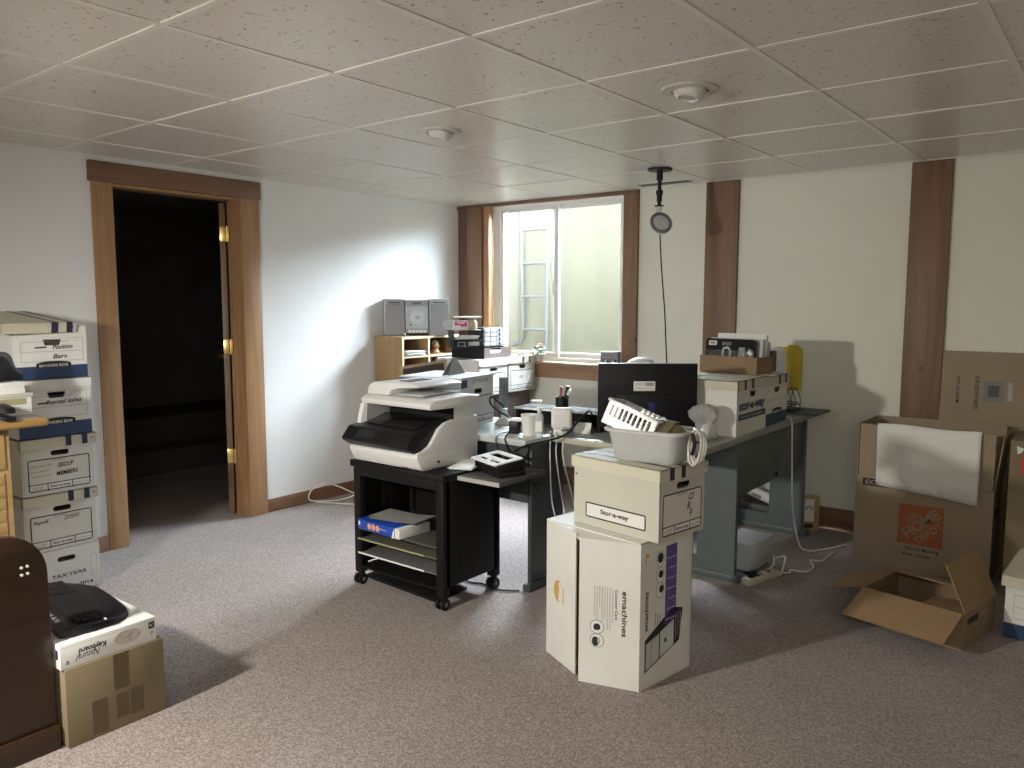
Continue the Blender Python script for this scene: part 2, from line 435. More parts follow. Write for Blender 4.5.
# door frame and door leaf
mb = MB()
mb.box(XL - .012, XL + .018, 1.992, DY0 + .012, 0, DZ, CASING, bev=.003)
mb.box(XL - .012, XL + .018, DY1 - .012, 3.008, 0, DZ, CASING, bev=.003)
mb.box(XL - WT, XL, DY0 - .001, DY0 + .018, 0, DZ, CASING); mb.box(XL - WT, XL, DY1 - .018, DY1 + .001, 0, DZ, CASING)
mb.box(XL - WT, XL, DY0, DY1, DZ - .018, DZ + .001, CASING)
mb.box(XL - .105, XL - .070, DY1 - .032, DY1 - .018, 0, DZ - .018, CASING); mb.box(XL - .105, XL - .070, DY0 + .018, DY0 + .032, 0, DZ - .018, CASING)
o = mb.build('trim_1'); struct(o, 'oak door casing')
mb = MB(); mb.box(XL - .01, XL + .026, 1.978, 3.018, DZ - .002, DZ + .105, CASEH, bev=.004)
struct(mb.build('trim_2'), 'dark walnut board above the doorway')
dr = bpy.data.objects.new('door_1', None); COL.objects.link(dr); dr.location = (XL - WT - .030, 2.843, 0); dr.rotation_euler = (0, 0, math.radians(-34)); struct(dr, 'dark wooden door standing open into the unlit room')
mb = MB(); mb.box(-.74, 0, -.018, .018, .012, 1.975, wood('door_wood', (.15, .085, .045), (.22, .13, .07), .45, (1, 1, .06), 24), bev=.002); mb.build('leaf', dr)
for z in (1.785, 1.083, .382):
    mb = MB()
    mb.box(.000, .003, -.017, .017, z - .045, z + .045, BRASS, bev=.001)
    mb.box(.003, .050, .034, .0375, z - .045, z + .045, BRASS, bev=.001)
    mb.cyl((.008, .026, z - .048), (.008, .026, z + .048), .008, BRASS)
    for dz in (-.028, 0, .028): mb.cyl((.003, -.004, z + dz), (.005, -.004, z + dz), .004, BRASS, 8)
    mb.build('hinge', dr)
mb = MB()
for z in (1.75, 1.0): mb.cyl((-.68, -.02, .98), (-.68, -.06, .98), .012, BRASS)
mb.lathe([(.0, 0), (.02, .004), (.028, .02), (.02, .038), (0, .042)], BRASS, mx=Matrix.Translation((-.68, -.05, .98)) @ Matrix.Rotation(PI / 2, 4, 'X'))
mb.build('door_knob', dr)

# baseboards
def bboard(name, pts, h, axis):
    mb = MB()
    for a, b in pts:
        if axis == 'y': mb.box(XL, XL + .016, a, b, 0, h, BASEW, bev=.003)
        else: mb.box(a, b, YB - .016, YB, 0, h, BASEW, bev=.003)
    struct(mb.build(name), 'stained brown baseboard')
bboard('baseboard_left', [(YF, 1.99), (3.01, YB - .017)], .085, 'y')
bboard('baseboard_back', [(XL + .017, XR)], .135, 'x')

# two wide boards on the far wall
for nm, x0, x1, l in (('trim_4', -2.240, -2.022, 'brown pine board on the wall right of the window'), ('trim_5', -1.034, -.833, 'brown pine board on the wall behind the cartons')):
    mb = MB(); mb.box(x0, x1, YB - .028, YB, .136, H - .004, POSTW, bev=.003); struct(mb.build(nm), l)

# window
w = bpy.data.objects.new('window_1', None); COL.objects.link(w); w.location = (0, YB, 0); struct(w, 'white vinyl sliding window in a brown wooden surround')
mb = MB()
mb.box(XL + .002, -4.268, -.020, 0, .55, H - .03, JAMB1, bev=.002)
mb.box(-4.268, -4.118, -.045, 0, .55, H - .03, wood('jamb_mid', (.15, .080, .046), (.21, .118, .070), .5, (1, 1, .05), 22), bev=.002)
mb.box(-4.118, -4.088, -.030, 0, .55, H - .03, JAMB1, bev=.002)
mb.box(-4.088, WX0 + .01, -.055, 0, .55, H - .03, JAMB2, bev=.002)
mb.box(WX1 - .002, -2.735, -.030, 0, .86, H - .03, wood('window_casing', (.16, .085, .048), (.24, .135, .08), .5, (1, 1, .05), 22, knots=True), bev=.003)
mb.box(XL + .002, -2.735, -.034, 0, H - .031, H - .004, JAMB1, bev=.002)
mb.build('window_trim', w)
mb = MB(); mb.box(XL + .003, -2.70, -.075, .16, .895, .922, PINE, bev=.004); mb.box(WX0 - .30, -2.735, -.028, 0, .80, .895, PINE, bev=.003)
mb.build('window_sill', w)
mb = MB()
for y in (.0, .04):
    pass
fo = rect(WX0, WZ0, WX1, WZ1); fi = rect(WX0 + .042, WZ0 + .035, WX1 - .042, WZ1 - .020)
mb.plate(Frame((0, .035, 0), (1, 0, 0), (0, 0, 1)), fo, [fi], .09, VINYL)
mb.build('window_frame', w)
XM = -3.475
for x0, x1, y, nm in ((WX0 + .045, XM + .035, .045, 'sash'), (XM - .035, WX1 - .045, .075, 'sash')):
    mb = MB(); a = rect(x0, WZ0 + .036, x1, WZ1 - .021); b = rect(x0 + .036, WZ0 + .072, x1 - .036, WZ1 - .050)
    mb.plate(Frame((0, y, 0), (1, 0, 0), (0, 0, 1)), a, [b], .026, VINYL)
    mb.plate(Frame((0, y - .004, 0), (1, 0, 0), (0, 0, 1)), rect(x0 + .028, WZ0 + .064, x1 - .028, WZ1 - .042), [b], .005, VINYL)
    sa = mb.build(nm, w)
    mb = MB(); mb.poly([(x0 + .036, y + .013, WZ0 + .07), (x1 - .036, y + .013, WZ0 + .07), (x1 - .036, y + .013, WZ1 - .045), (x0 + .036, y + .013, WZ1 - .045)], GLASS); mb.build('glass', sa)
mb = MB(); mb.box(XM - .012, XM + .012, .028, .045, 1.42, 1.52, VINYL, bev=.003); mb.build('window_latch', w)

# window well: curved liner open to the sky, with a ladder hung on it
mb = MB(); cx, cy = (WX0 + WX1) / 2 - .12, YB + .20; n = 40; rings = []
for z in (.35, 2.32):
    pass
outer = []
for k in range(n + 1):
    a = PI * k / n; outer.append((cx + 1.18 * math.cos(a), cy + .95 * math.sin(a) ** .8))
zs = [.35 + (2.25 - .35) * i / 12 for i in range(13)]
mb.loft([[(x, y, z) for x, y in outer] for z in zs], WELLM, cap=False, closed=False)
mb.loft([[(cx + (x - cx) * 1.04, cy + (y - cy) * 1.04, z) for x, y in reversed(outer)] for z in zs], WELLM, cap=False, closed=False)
mb.poly([(x, y, .36) for x, y in reversed(outer)], mat('well_gravel', (.27, .255, .225), .9, var=.4, scale=60))
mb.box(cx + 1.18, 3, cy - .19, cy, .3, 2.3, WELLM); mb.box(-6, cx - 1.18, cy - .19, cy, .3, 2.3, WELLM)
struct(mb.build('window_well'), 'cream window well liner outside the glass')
mb = MB(); HS = mat('house_siding', (.045, .040, .036), .85); mb.box(-12, 8, YB + .02, YB + .2, H + .05, 4.8, HS); mb.box(-12, 8, YB - .5, YB + 1.6, 4.1, 4.25, HS); struct(mb.build('exterior_wall'), 'house wall above the window well, with an added roof slab shading it')  # unseen roof slab added, siding kept dark, to cut light on the well liner
ld = thing('ladder', 'pale plastic escape ladder hung inside the window well behind the left pane', 'ladder', (0, 0, 0))
lx0, lx1, ly = -4.412, -4.118, cy + .65
mb = MB(); mb.tube([(lx0 - .20, ly - .01, .965), (lx0 - .06, ly, .985), (lx0 + .02, ly, 1.08), (lx0 + .01, ly, 1.6), (lx0 - .005, ly, 2.4)], .018, LADM, smooth=6); mb.build('rail', ld)
mb = MB(); mb.tube([(lx1, ly, .80), (lx1, ly, 1.5), (lx1, ly, 2.4)], .018, LADM); mb.build('rail', ld)
for z in (.82, 1.119, 1.415, 1.708, 2.004, 2.30):
    mb = MB(); mb.cyl((lx0, ly, z), (lx1, ly, z), .012, LADM); mb.build('rung', ld)

# ================================================================== BOX KINDS
def storaway_print(mb, F, x0, y0, x1, y1, hand=()):
    w, h = x1 - x0, y1 - y0; yb = y0 + h * .22
    mb.drect(F, x0, y0, x1, y1, mat('label_panel', (.69, .685, .635), .68, var=.02), .0005)
    mb.dring(F, x0, y0, x1, y1, .010, .0048, INK)
    mb.dline(F, [(x0, yb), (x1, yb)], .004, INK); mb.drect(F, x0 + .004, y0 + .004, x1 - .004, yb - .002, BOXW, .0007)
    for t in (.30, .70): mb.dline(F, [(x0 + w * t, y0), (x0 + w * t, yb)], .004, INK)
    mb.text(F, 'Stor-a-way', x0 + w * .5, (y0 + yb) / 2, w * .33, h * .11, INK, bold=.02)
    for k in (.35, .62): mb.text(F, 'LETTER' if k > .5 else 'LEGAL', x0 + w * .15, y0 + (yb - y0) * k, w * .17, h * .05, INKG)
    mb.text(F, 'From/To', x0 + w * .85, (y0 + yb) / 2, w * .22, h * .06, INKG)
    mb.text(F, 'CONTENTS', x0 + w * .48, y1 - h * .07, w * .24, h * .055, INKG)
    for t, cx, cy, tw, th, mm in hand: mb.text(F, t, x0 + w * cx, y0 + h * cy, w * tw, h * th, mm, shear=.25, bold=.022 if th > .1 else .008, rot=.04)

def bankers_print(mb, F, w, h, hand=()):
    mb.drect(F, 0, 0.0, w, h * .24, NAVY, .0006)
    x0, x1, y0, y1 = w * .10, w * .945, h * .33, h * .70
    mb.dline(F, [(x0, y0), (x1, y0), (x1, y1 + .016), (x1 - .062, y1 + .016), (x1 - .072, y1), (x0, y1), (x0, y0)], .0014, INKG)
    mb.dline(F, [(x0, (y0 + y1) / 2), (x1, (y0 + y1) / 2)], .0014, INKG)
    mb.text(F, 'file', x1 - .03, y1 + .007, .012, .005, INKL)
    c = w * .53; pts = [(c - .075, h * .205), (c + .075, h * .205), (c + .075, h * .28)] + [(c + .075 * math.cos(a), h * .28 + .012 * math.sin(a)) for a in [PI * k / 10 for k in range(1, 10)]] + [(c - .075, h * .28)]
    mb.dpoly(F, pts, INK, .0011)
    mb.text(F, 'BANKERS BOX', c, h * .248, .125, .013, WINK, off=.0018, bold=.02)
    for t, cx, cy, tw, th, mm in hand: mb.text(F, t, w * cx, h * cy, w * tw, h * th, mm, shear=.3, bold=.016, rot=.03)

def filebox(name, label, loc, rz, w, d, h, body, lidm, kind, hand=(), group=None, lid=True, lid_h=.048, hole='oval', stripes=(), side=None, lid_tf=None):
    """archive carton: local front looks -y, width along x, depth along +y"""
    t = thing(name, label, 'box', loc, rz, group); e = .004
    hc, hw, hy = w * .52, .040, h - .050
    if lid: hy = h - lid_h - .028
    if kind == 'letter': hy = h * .70
    hl = rrect(hc - hw, hy - .012, hc + hw, hy + .012, .0115) if hole == 'oval' else [(hc - hw * .78, hy - .013), (hc + hw * .78, hy - .013), (hc + hw, hy + .014), (hc - hw, hy + .014)]
    F = Frame((0, 0, 0), (1, 0, 0), (0, 0, 1)); mb = MB()
    mb.plate(F, rect(0, 0, w, h - .002), [hl], e, body)
    mb.plate(Frame((w, d, 0), (-1, 0, 0), (0, 0, 1)), rect(0, 0, w, h - .002), [hl], e, body)
    mb.box(0, e, e, d - e, 0, h - .002, body); mb.box(w - e, w, e, d - e, 0, h - .002, body); mb.box(e, w - e, e, d - e, 0, e, body)
    mb.box(.02, w - .02, .03, d - .03, e, h * .62, mat('filed_paper', (.42, .39, .32), .9, var=.5, scale=90, stretch=(.2, 4, .2)))
    if kind == 'stor':
        storaway_print(mb, F, w * .075, h * .06, w * .935, hy - .022, hand)
        mb.dline(F, [(w * .02, .0), (w * .02, h - lid_h)], .0016, INKG)
    elif kind == 'bankers': bankers_print(mb, F, w, h, hand)
    elif kind == 'tax':
        mb.text(F, 'TAX YEAR', w * .55, h * .40, w * .50, .017, INK, bold=.015)
        mb.dring(F, w * .86, h * .25, w * .955, h * .74, .004, .002, INKL)
        mb.text(F, '2014', w * .78, h * .12, w * .2, .018, INK, bold=.02)
    elif kind == 'big':
        mb.text(F, 'stor-a-way', w * .5, h * .50, w * .86, .058, NAVY, bold=.045)
        mb.drect(F, w * .06, h * .275, w * .97, h * .385, NAVY, .0008); mb.text(F, 'HEAVY DUTY STORAGE BOX', w * .5, h * .33, w * .75, .009, WINK, off=.0016)
        mb.text(F, 'letter', w * .5, h * .16, w * .1, .007, INKG)
    elif kind == 'letter':
        storaway_print(mb, F, w * .16, h * .08, w * .96, h * .60, ())
        mb.text(F, 'LETTER SIZE', w * .58, h * .90, w * .50, .017, INKG, bold=.012)
        mb.drect(F, 0, h * .80, w * .18, h * .95, NAVY, .0007)
    if side:
        Fs = Frame((0, d, 0), (0, -1, 0), (0, 0, 1))       # long face, looks -x
        if side == 'stor':
            mb.dring(Fs, d * .15, h * .12, d * .86, h * .34, .006, .005, INK); mb.drect(Fs, d * .16, h * .13, d * .85, h * .33, BOXW, .0006)
            mb.text(Fs, 'Stor-a-way', d * .5, h * .23, d * .33, .024, INK, bold=.025)
            for (a, b) in ((.38, .56), (.40, .60), (.31, .55)): mb.ddisc(Fs, d * a, h * b, .005, .014, mat('faint_smudge', (.60, .56, .45), .7), .0007, 12)
            mb.ddisc(Fs, d * .03, h * .72, .004, .004, INK, .0010, 10)
        if side == 'letter':
            mb.drect(Fs, d * .0, h * .83, d * .22, h * .97, NAVY, .0007)
            mb.text(Fs, 'FILE STORAGE BOX', d * .5, h * .90, d * .5, .016, INK, bold=.012)
    mb.build('body', t)
    if lid:
        g = .009; l0, l1 = h - lid_h, h; mb = MB()
        mb.box(-g, w + g, -g, d + g, l1 - .004, l1, lidm); th = .004
        mb.box(-g, w + g, -g, -g + th, l0, l1, lidm); mb.box(-g, w + g, d + g - th, d + g, l0, l1, lidm)
        mb.box(-g, -g + th, -g, d + g, l0, l1, lidm); mb.box(w + g - th, w + g, -g, d + g, l0, l1, lidm)
        FL_ = Frame((0, -g, l0), (1, 0, 0), (0, 0, 1)); FT = Frame((0, -g, l1), (1, 0, 0), (0, 1, 0)); FBk = None
        for a, b in stripes:
            mb.drect(FL_, w * a, 0, w * b, lid_h, NAVYD); mb.drect(FT, w * a + (b - a) * w * .2, 0, w * b - (b - a) * w * .2, d + 2 * g, NAVYD)
        if stripes: mb.ddisc(FL_, w * .97, lid_h * .5, .004, .004, INK, .0011, 8)
        l = mb.build('lid', t)
        if lid_tf: l.matrix_local = lid_tf
    return t

# ------------------------------------------------------------------ stack of archive boxes by the doorway
SX, SY, SW, SD = -3.90, 1.405, .315, .385
filebox('file_box', 'white box printed TAX YEAR, lowest of the stack beside the doorway', (SX, SY + .005, 0), 90, SW, SD, .214, BOXW, BOXW, 'tax', group='archive boxes stacked beside the doorway', lid=False)
filebox('file_box', 'off-white box with 2000 handwritten on its label, on the TAX YEAR box', (SX - .004, SY, .215), 90, SW, SD, .268, BOXN, BOXL, 'stor', hand=[('Payroll', .17, .80, .24, .13, INK), ('2000', .66, .84, .26, .13, INKG)], group='archive boxes stacked beside the doorway', stripes=((.60, .68), (.83, .91)))
filebox('file_box', 'off-white box with crossed-out notes and GROUP handwritten, middle of the doorway stack', (SX - .006, SY + .004, .484), 90, SW, SD, .262, BOXN, BOXL, 'stor', hand=[('GROUP', .60, .76, .26, .14, INK), ('MEMBERS', .62, .50, .36, .14, INK), ('old records', .20, .80, .34, .07, INKG), ('Past years', .18, .62, .3, .07, INKG), ('inventory', .22, .48, .3, .07, INKG)], group='archive boxes stacked beside the doorway', stripes=((.60, .68), (.83, .91)))
filebox('file_box', 'white and navy box with its lid on, second from the top of the doorway stack', (SX - .002, SY + .002, .747), 90, SW, SD, .268, BOXW, BOXW, 'bankers', hand=[('Rental sales', .62, .60, .5, .075, INK), ('-----', .33, .585, .14, .03, INK)], group='archive boxes stacked beside the doorway', hole='trap')
TL = Matrix.Translation((-.055, -.045, .018)) @ Matrix.Rotation(math.radians(7), 4, 'Z') @ Matrix.Translation((0, 0, .2)) @ Matrix.Rotation(math.radians(6.5), 4, 'X') @ Matrix.Translation((0, 0, -.2))
filebox('file_box', 'white and navy box with a tilted cream lid, topmost of the doorway stack', (SX - .002, SY - .004, 1.016), 90, SW, SD, .240, BOXW, BOXL, 'bankers', hand=[('Position', .66, .60, .28, .085, INK), ('Bars', .62, .42, .2, .085, INK), ('-----', .36, .595, .16, .03, INK)], group='archive boxes stacked beside the doorway', hole='trap', stripes=((.66, .76), (.88, .97)), lid_tf=TL)

# ------------------------------------------------------------------ golden oak cabinet at the left edge, with things on it
t = thing('oak_cabinet', 'golden oak cabinet with a rounded top edge and slatted front at the left edge', 'cabinet', (0, 0, 0))
mb = MB(); TX0, TX1, TY1, TZ = -3.872, -3.385, 1.334, .908
mb.box(TX0, TX1, .35, TY1, TZ - .034, TZ, OAK, bev=.014, seg=4); mb.box(TX0 + .02, TX1 - .025, .36, TY1 - .025, TZ - .002, TZ + .0015, OAKT)
mb.build('top', t)
mb = MB(); mb.box(TX0 + .02, TX1 - .06, .42, 1.205, .0, TZ - .034, OAKD, bev=.002); mb.build('body', t)
mb = MB(); z = .70
mb.box(TX1 - .06, TX1 - .050, .45, 1.185, .715, TZ - .05, OAKD, bev=.003)
while z > .1:
    mb.box(TX1 - .06, TX1 - .052, .45, 1.178, z - .0472, z - .0008, OAKD, bev=.0015); z -= .048
mb.build('slatted_door', t)
b1 = thing('carton', 'flat white carton with an olive stripe on the oak cabinet top', 'box', (-3.80, 1.10, TZ + .0018), 4)
mb = MB(); mb.box(0, .30, -.16, .20, 0, .085, BOXW, bev=.002); Fb = Frame((.30, -.16, 0), (0, 1, 0), (0, 0, 1))
for a in (.03, .19): mb.drect(Fb, a, .045, a + .15, .07, OLIVE)
mb.drect(Fb, 0, .02, .36, .023, INKL); mb.build('body', b1)
mb = MB(); mb.box(-.004, .304, -.164, .204, .074, .089, BOXC, bev=.001); mb.build('lid', b1)
pd = thing('paper_pad', 'thick white paper pad on the flat carton on the oak cabinet', 'paper', (-3.74, 1.13, TZ + .091), 2)
mb = MB()
for k in range(5): mb.box(-.001 * k, .22 + .001 * (k % 2), -.14, .165 - .001 * (k % 3), .009 * k, .009 * k + .0086, PAPER, bev=.001)
mb.build('sheets', pd)
td = thing('tape_dispenser', 'black desk tape dispenser on the paper pad beside the archive boxes', 'tape dispenser', (-3.60, 1.235, TZ + .137), 20)
mb = MB(); mb.prism([(-.11, 0), (.085, 0), (.09, .03), (.06, .045), (.045, .085), (.0, .105), (-.045, .085), (-.07, .045), (-.115, .035)], -.032, .032, BLACK, bev=.006); mb.build('body', td)
mb = MB(); mb.cyl((-.028, 0, .075), (.028, 0, .075), .046, mat('tape_roll', (.10, .10, .10), .25), 24); mb.build('tape_roll', td)
mb = MB(); mb.box(-.022, .022, -.118, -.112, .034, .046, CHROME); mb.build('cutter', td)
hp = thing('desk_stapler', 'black stapler standing on the oak cabinet edge beside the archive boxes', 'stapler', (-3.44, 1.19, TZ + .002), 90)
mb = MB(); mb.box(-.02, .02, -.07, .07, 0, .016, BLACK, bev=.004); mb.build('base', hp)
mb = MB(); mb.prism([(-.075, .03), (.06, .022), (.07, .045), (.02, .062), (-.07, .05)], -.018, .018, BLACK, bev=.005); mb.box(-.012, .012, .045, .066, .012, .03, CHROME); mb.build('arm', hp)

# ------------------------------------------------------------------ dark bench end and the boxes beside it
t = thing('wooden_bench', 'dark stained wooden bench end panel with a rounded corner in the lower left', 'bench', (0, 0, 0))
prof = [(.35, .0), (.966, .0), (.966, .53)] + [(.846 + .12 * math.cos(a), .56 + .13 * math.sin(a)) for a in [PI / 2 * k / 8 for k in range(0, 9)]] + [(.35, .70)]
mb = MB(); mb.prism(prof, -2.562, -2.530, MAHOG, bev=.003); mb.build('end_panel', t)
mb = MB(); mb.prism([(.34, 0), (.972, 0), (.972, .07), (.966, .078), (.34, .078)], -2.5295, -2.520, MAHOG, bev=.002); mb.build('plinth', t)
mb = MB()
for dy, dz in ((0, 0), (.016, .001), (0, .022), (.016, .023)):
    mb.cyl((-2.531, .895 + dy, .568 + dz), (-2.527, .895 + dy, .568 + dz), .0042, WHITEP, 10)
mb.build('screw_covers', t)
mb = MB(); mb.box(-3.3, -2.562, .45, .94, .36, .40, MAHOG, bev=.004); mb.box(-3.3, -3.27, .45, .94, 0, .36, MAHOG); mb.build('seat', t)

t = thing('cardboard_box', 'tan taped cardboard box on the carpet under the white keyboard carton', 'box', (-2.497, .983, 0), 90)
w_, d_, h_ = .312, .40, .25; F = Frame((0, 0, 0), (1, 0, 0), (0, 0, 1)); mb = MB()
mb.box(0, w_, 0, d_, 0, h_, CARD2, bev=.0025)
mb.build('body', t)
mb = MB(); mb.drect(F, .145, .13, .195, h_ - .002, TAPE, .0008); mb.drect(F, .075, .012, .122, .12, TAPE, .0008); mb.drect(F, .150, .035, .190, .115, TAPE, .0008); mb.drect(F, .196, .03, .238, .118, TAPE, .0008)
mb.build('tape', t)
t = thing('keyboard_carton', 'white keyboard carton lying upside down on the tan taped box', 'box', (-2.502, .975, .251), 90)
w_, d_, h_ = .30, .50, .078; mb = MB(); mb.box(0, w_, 0, d_, 0, h_, BOXW, bev=.002)
mb.dline(F, [(.004, h_ - .010), (w_ - .004, h_ - .010)], .0012, INKL)
mb.text(F, 'Keyboard', .095, .046, .085, .022, INK, bold=.035, rot=PI, shear=.12)
mb.text(F, 'Natural', .080, .026, .075, .020, INK, shear=.45, bold=.004, rot=PI + .03)
mb.text(F, 'for your computer', .14, .030, .06, .005, INKL, rot=PI)
mb.ddisc(F, .205, .042, .043, .022, SKINP, .0009)
mb.drect(F, w_ - .026, .042, w_ - .006, .064, INK); mb.text(F, 'PC', w_ - .016, .053, .012, .01, WINK, off=.0018); mb.text(F, 'P', w_ - .015, .026, .008, .012, INKG)
FT = Frame((0, 0, h_), (1, 0, 0), (0, 1, 0)); mb.text(F, 'a', .02, .02, .01, .012, INK)
Fl = Frame((0, .5, 0), (0, -1, 0), (0, 0, 1)); mb.drect(Fl, .47, .03, .485, .06, INK)
mb.build('body', t)
t = thing('keyboard', 'black computer keyboard with a curved palm rest on the white carton', 'keyboard', (-2.775, 1.125, .331), 174)
# local: length along x, user side towards -y (world +y)
mb = MB(); L2 = .245; n = 14; rings = []
def kb_ring(x):
    f = abs(x) / L2; e = math.sqrt(max(0, 1 - f ** 6)); fr = -.125 * e - .012 * (1 - f * f); bk = .105
    if f > .93: bk -= (f - .93) * .5
    return [(x, fr, .0), (x, bk, .0), (x, bk, .024), (x, .055, .030), (x, -.05, .022), (x, fr + .03, .020), (x, fr + .004, .010)]
for k in range(2 * n + 1): rings.append(kb_ring(-L2 + 2 * L2 * k / (2 * n)))
mb.loft(rings, BLACK); mb.build('case', t)
mb = MB()
def keys(x0, x1, y0, rows, cols, kw, kh):
    for r in range(rows):
        for c in range(cols):
            x = x0 + (x1 - x0) * (c + .5) / cols; y = y0 - r * .0195
            zt = .0265 + (y + .05) / .105 * .008
            mb.box(x - kw / 2, x + kw / 2, y - .0085, y + .0085, zt - .008, zt + .006, BLACKM, bev=.0018)
keys(-.225, .075, .045, 5, 15, .0175, .017); keys(.085, .145, .045, 5, 3, .0175, .017); keys(.152, .232, .045, 5, 4, .0175, .017)
o = mb.build('keys', t)
mb = MB()
for k in range(8): mb.cyl((-.15 + k * .03, .085, .024), (-.15 + k * .03, .085, .031), .007, GREYM, 12)
mb.box(.10, .17, .078, .090, .024, .030, CHROME, bev=.002); mb.build('media_buttons', t)
mb = MB(); Fk = Frame((0, 0, .0325), (1, 0, 0), (0, 1, 0)); mb.box(-.235, -.205, -.035, -.029, .022, .0265, WHITEP); mb.box(-.195, -.150, -.036, -.028, .022, .0262, WHITEP, bev=.002); mb.build('logo_plate', t)

# ------------------------------------------------------------------ printer cart
t = thing('printer_cart', 'black wheeled printer cart with slotted shelves under the white printer', 'cart', (-2.928, 2.495, 0))
CW, CD, CH = .588, .395, .615
mb = MB(); mb.box(-.012, CW + .012, -.012, CD + .006, CH - .032, CH, CARTM, bev=.004); mb.build('top', t)
for x in (0, CW - .024):
    mb = MB(); mb.box(x, x + .024, .02, CD - .02, .10, CH - .032, CARTM, bev=.002)
    mb.build('side_panel', t)
for x in (0, CW - .045):
    for y in (0, CD - .045):
        mb = MB(); mb.box(x, x + .045, y, y + .045, .062, CH - .032, CARTM, bev=.003); mb.build('leg', t)
mb = MB(); mb.box(.045, CW - .045, 0, .02, CH - .075, CH - .032, CARTM, bev=.002); mb.build('apron', t)
mb = MB(); mb.box(.024, CW - .024, CD - .02, CD - .01, .28, CH - .032, CARTM); mb.build('back_panel', t)
shm = [mat('shelf_grey_paper', (.075, .075, .07), .5), mat('shelf_olive', (.10, .10, .075), .5), mat('shelf_white_edge', (.13, .13, .13), .5), CARTM]
for z, m in ((.285, shm[0]), (.235, shm[1]), (.165, shm[2]), (.095, shm[3])):
    mb = MB(); mb.box(.026, CW - .026, .0, CD - .03, z - .008, z, m, bev=.001)
    if m is shm[1]: mb.box(.026, CW - .12, -.002, .0, z - .008, z, OLIVE)
    if m is shm[2]: mb.box(.026, CW - .12, -.002, .0, z - .008, z, WHITEP)
    mb.build('shelf', t)
for x in (.022, CW - .022):
    for y in (.022, CD - .022):
        mb = MB(); mb.cyl((x, y, .05), (x, y, .066), .016, BLACK); mb.box(x - .018, x + .018, y - .012, y + .012, .028, .052, BLACK, bev=.004)
        mb.cyl((x - .022, y - .006, .026), (x - .008, y - .006, .026), .026, BLACK, 20); mb.cyl((x + .008, y - .006, .026), (x + .022, y - .006, .026), .026, BLACK, 20)
        mb.cyl((x - .023, y - .006, .026), (x + .023, y - .006, .026), .010, GREYM, 12)
        mb.build('caster', t)
mb = MB(); mb.box(CW + .013, CW + .25, .082, CD + .03, CH - .034, CH - .012, mat('leaf_grey', (.10, .105, .105), .4), bev=.003); mb.box(CW + .013, CW + .25, .079, .083, CH - .032, CH - .014, GREYL); mb.build('side_leaf', t)
lab(o, 'grey edged leaf')
# paper ream on the upper shelf
rm = thing('paper_ream', 'bright blue wrapped paper ream with three orange dots on the cart shelf', 'paper ream', (-2.885, 2.485, .286), -3)
mb = MB(); mb.box(0, .295, 0, .19, 0, .046, PAPER, bev=.001); mb.build('sheets', rm)
mb = MB(); mb.box(-.003, .262, -.003, .193, -.0006, .0485, BLUE, bev=.003); Fr = Frame((0, -.003, 0), (1, 0, 0), (0, 0, 1))
for k in range(3): mb.ddisc(Fr, .085 + k * .030, .024, .0135, .0155, SALM)
mb.text(Fr, 'Multipurpose', .185, .026, .05, .009, WINK); mb.drect(Fr, .004, .018, .016, .038, WINK)
mb.dpoly(Fr, [(.245, .0), (.2635, .0), (.2635, .046), (.254, .03)], PAPER, .001)
mb.build('wrapper', rm)
lp = thing('loose_papers', 'grey loose papers curling on top of the blue paper ream', 'paper', (-2.84, 2.50, .3355), 6)
mb = MB()
for k in range(4):
    z = .002 + k * .003; mb.loft([[(x, y, z + .012 * max(0, x - .18) / .1 + .006 * math.sin(9 * x + k)) for x in [.29 * i / 10 for i in range(11)]] for y in (.0 + .004 * k, .165)], mat('grey_print_paper', (.36, .36, .35), .8), cap=False, closed=False)
mb.build('sheets', lp)

t = thing('loose_board', 'flat black board lying tilted on the carpet under the printer cart', 'board', (-2.66, 2.66, 0), 3)
mb = MB(); mb.box(-.24, .22, -.12, .10, .0, .012, BLACKM, bev=.002, mx=Matrix.Translation((0, 0, .014)) @ Matrix.Rotation(math.radians(4), 4, 'Y')); mb.build('panel', t)
mb = MB(); mb.box(-.12, .20, -.08, .09, .034, .046, BLACK, bev=.003); mb.build('folder', t)

# ------------------------------------------------------------------ printer
t = thing('printer', 'white all-in-one printer with a black tilted control panel on the cart', 'printer', (-2.685, 2.495, CH))
PW = .225
mb = MB()
# lower body: white tub with swept-up sides
low = [(.0, .0), (.37, .0), (.37, .06), (-.028, .07), (-.030, .058)]
mb.prism([(.005, .0), (.375, .0), (.375, .075), (-.030, .080), (-.040, .066), (-.012, .012)], -PW, PW, PRNW, bev=.006)
side = [(-.034, .070), (.375, .070), (.375, .215), (.20, .212), (.15, .203), (.105, .178), (.075, .140), (.045, .108), (.005, .090), (-.034, .084)]
mb.prism(side, PW - .022, PW, PRNW, bev=.006)
side2 = [(.0, .070), (.375, .070), (.375, .272), (.035, .272), (.012, .20)]
mb.prism(side2, -PW, -PW + .030, PRNW, bev=.006)
mb.box(-PW + .01, PW - .01, .21, .372, .07, .268, PRNW, bev=.006)
mb.build('body', t)
mb = MB(); mb.box(-PW + .06, PW - .09, -.041, -.036, .016, .020, PRNG); mb.build('drawer_grip', t)
mb = MB(); mb.cyl((PW - .002, .10, .03), (PW + .003, .10, .03), .007, BLACK, 12); mb.build('usb_port', t)
mb = MB()
cp = [(-.036, .082), (.10, .088), (.16, .185), (.19, .212), (.17, .216), (.06, .186), (-.035, .172), (-.082, .118), (-.075, .108)]
mb.prism(cp, -PW - .006, PW - .020, BLACK, bev=.007)
mb.build('control_panel', t)
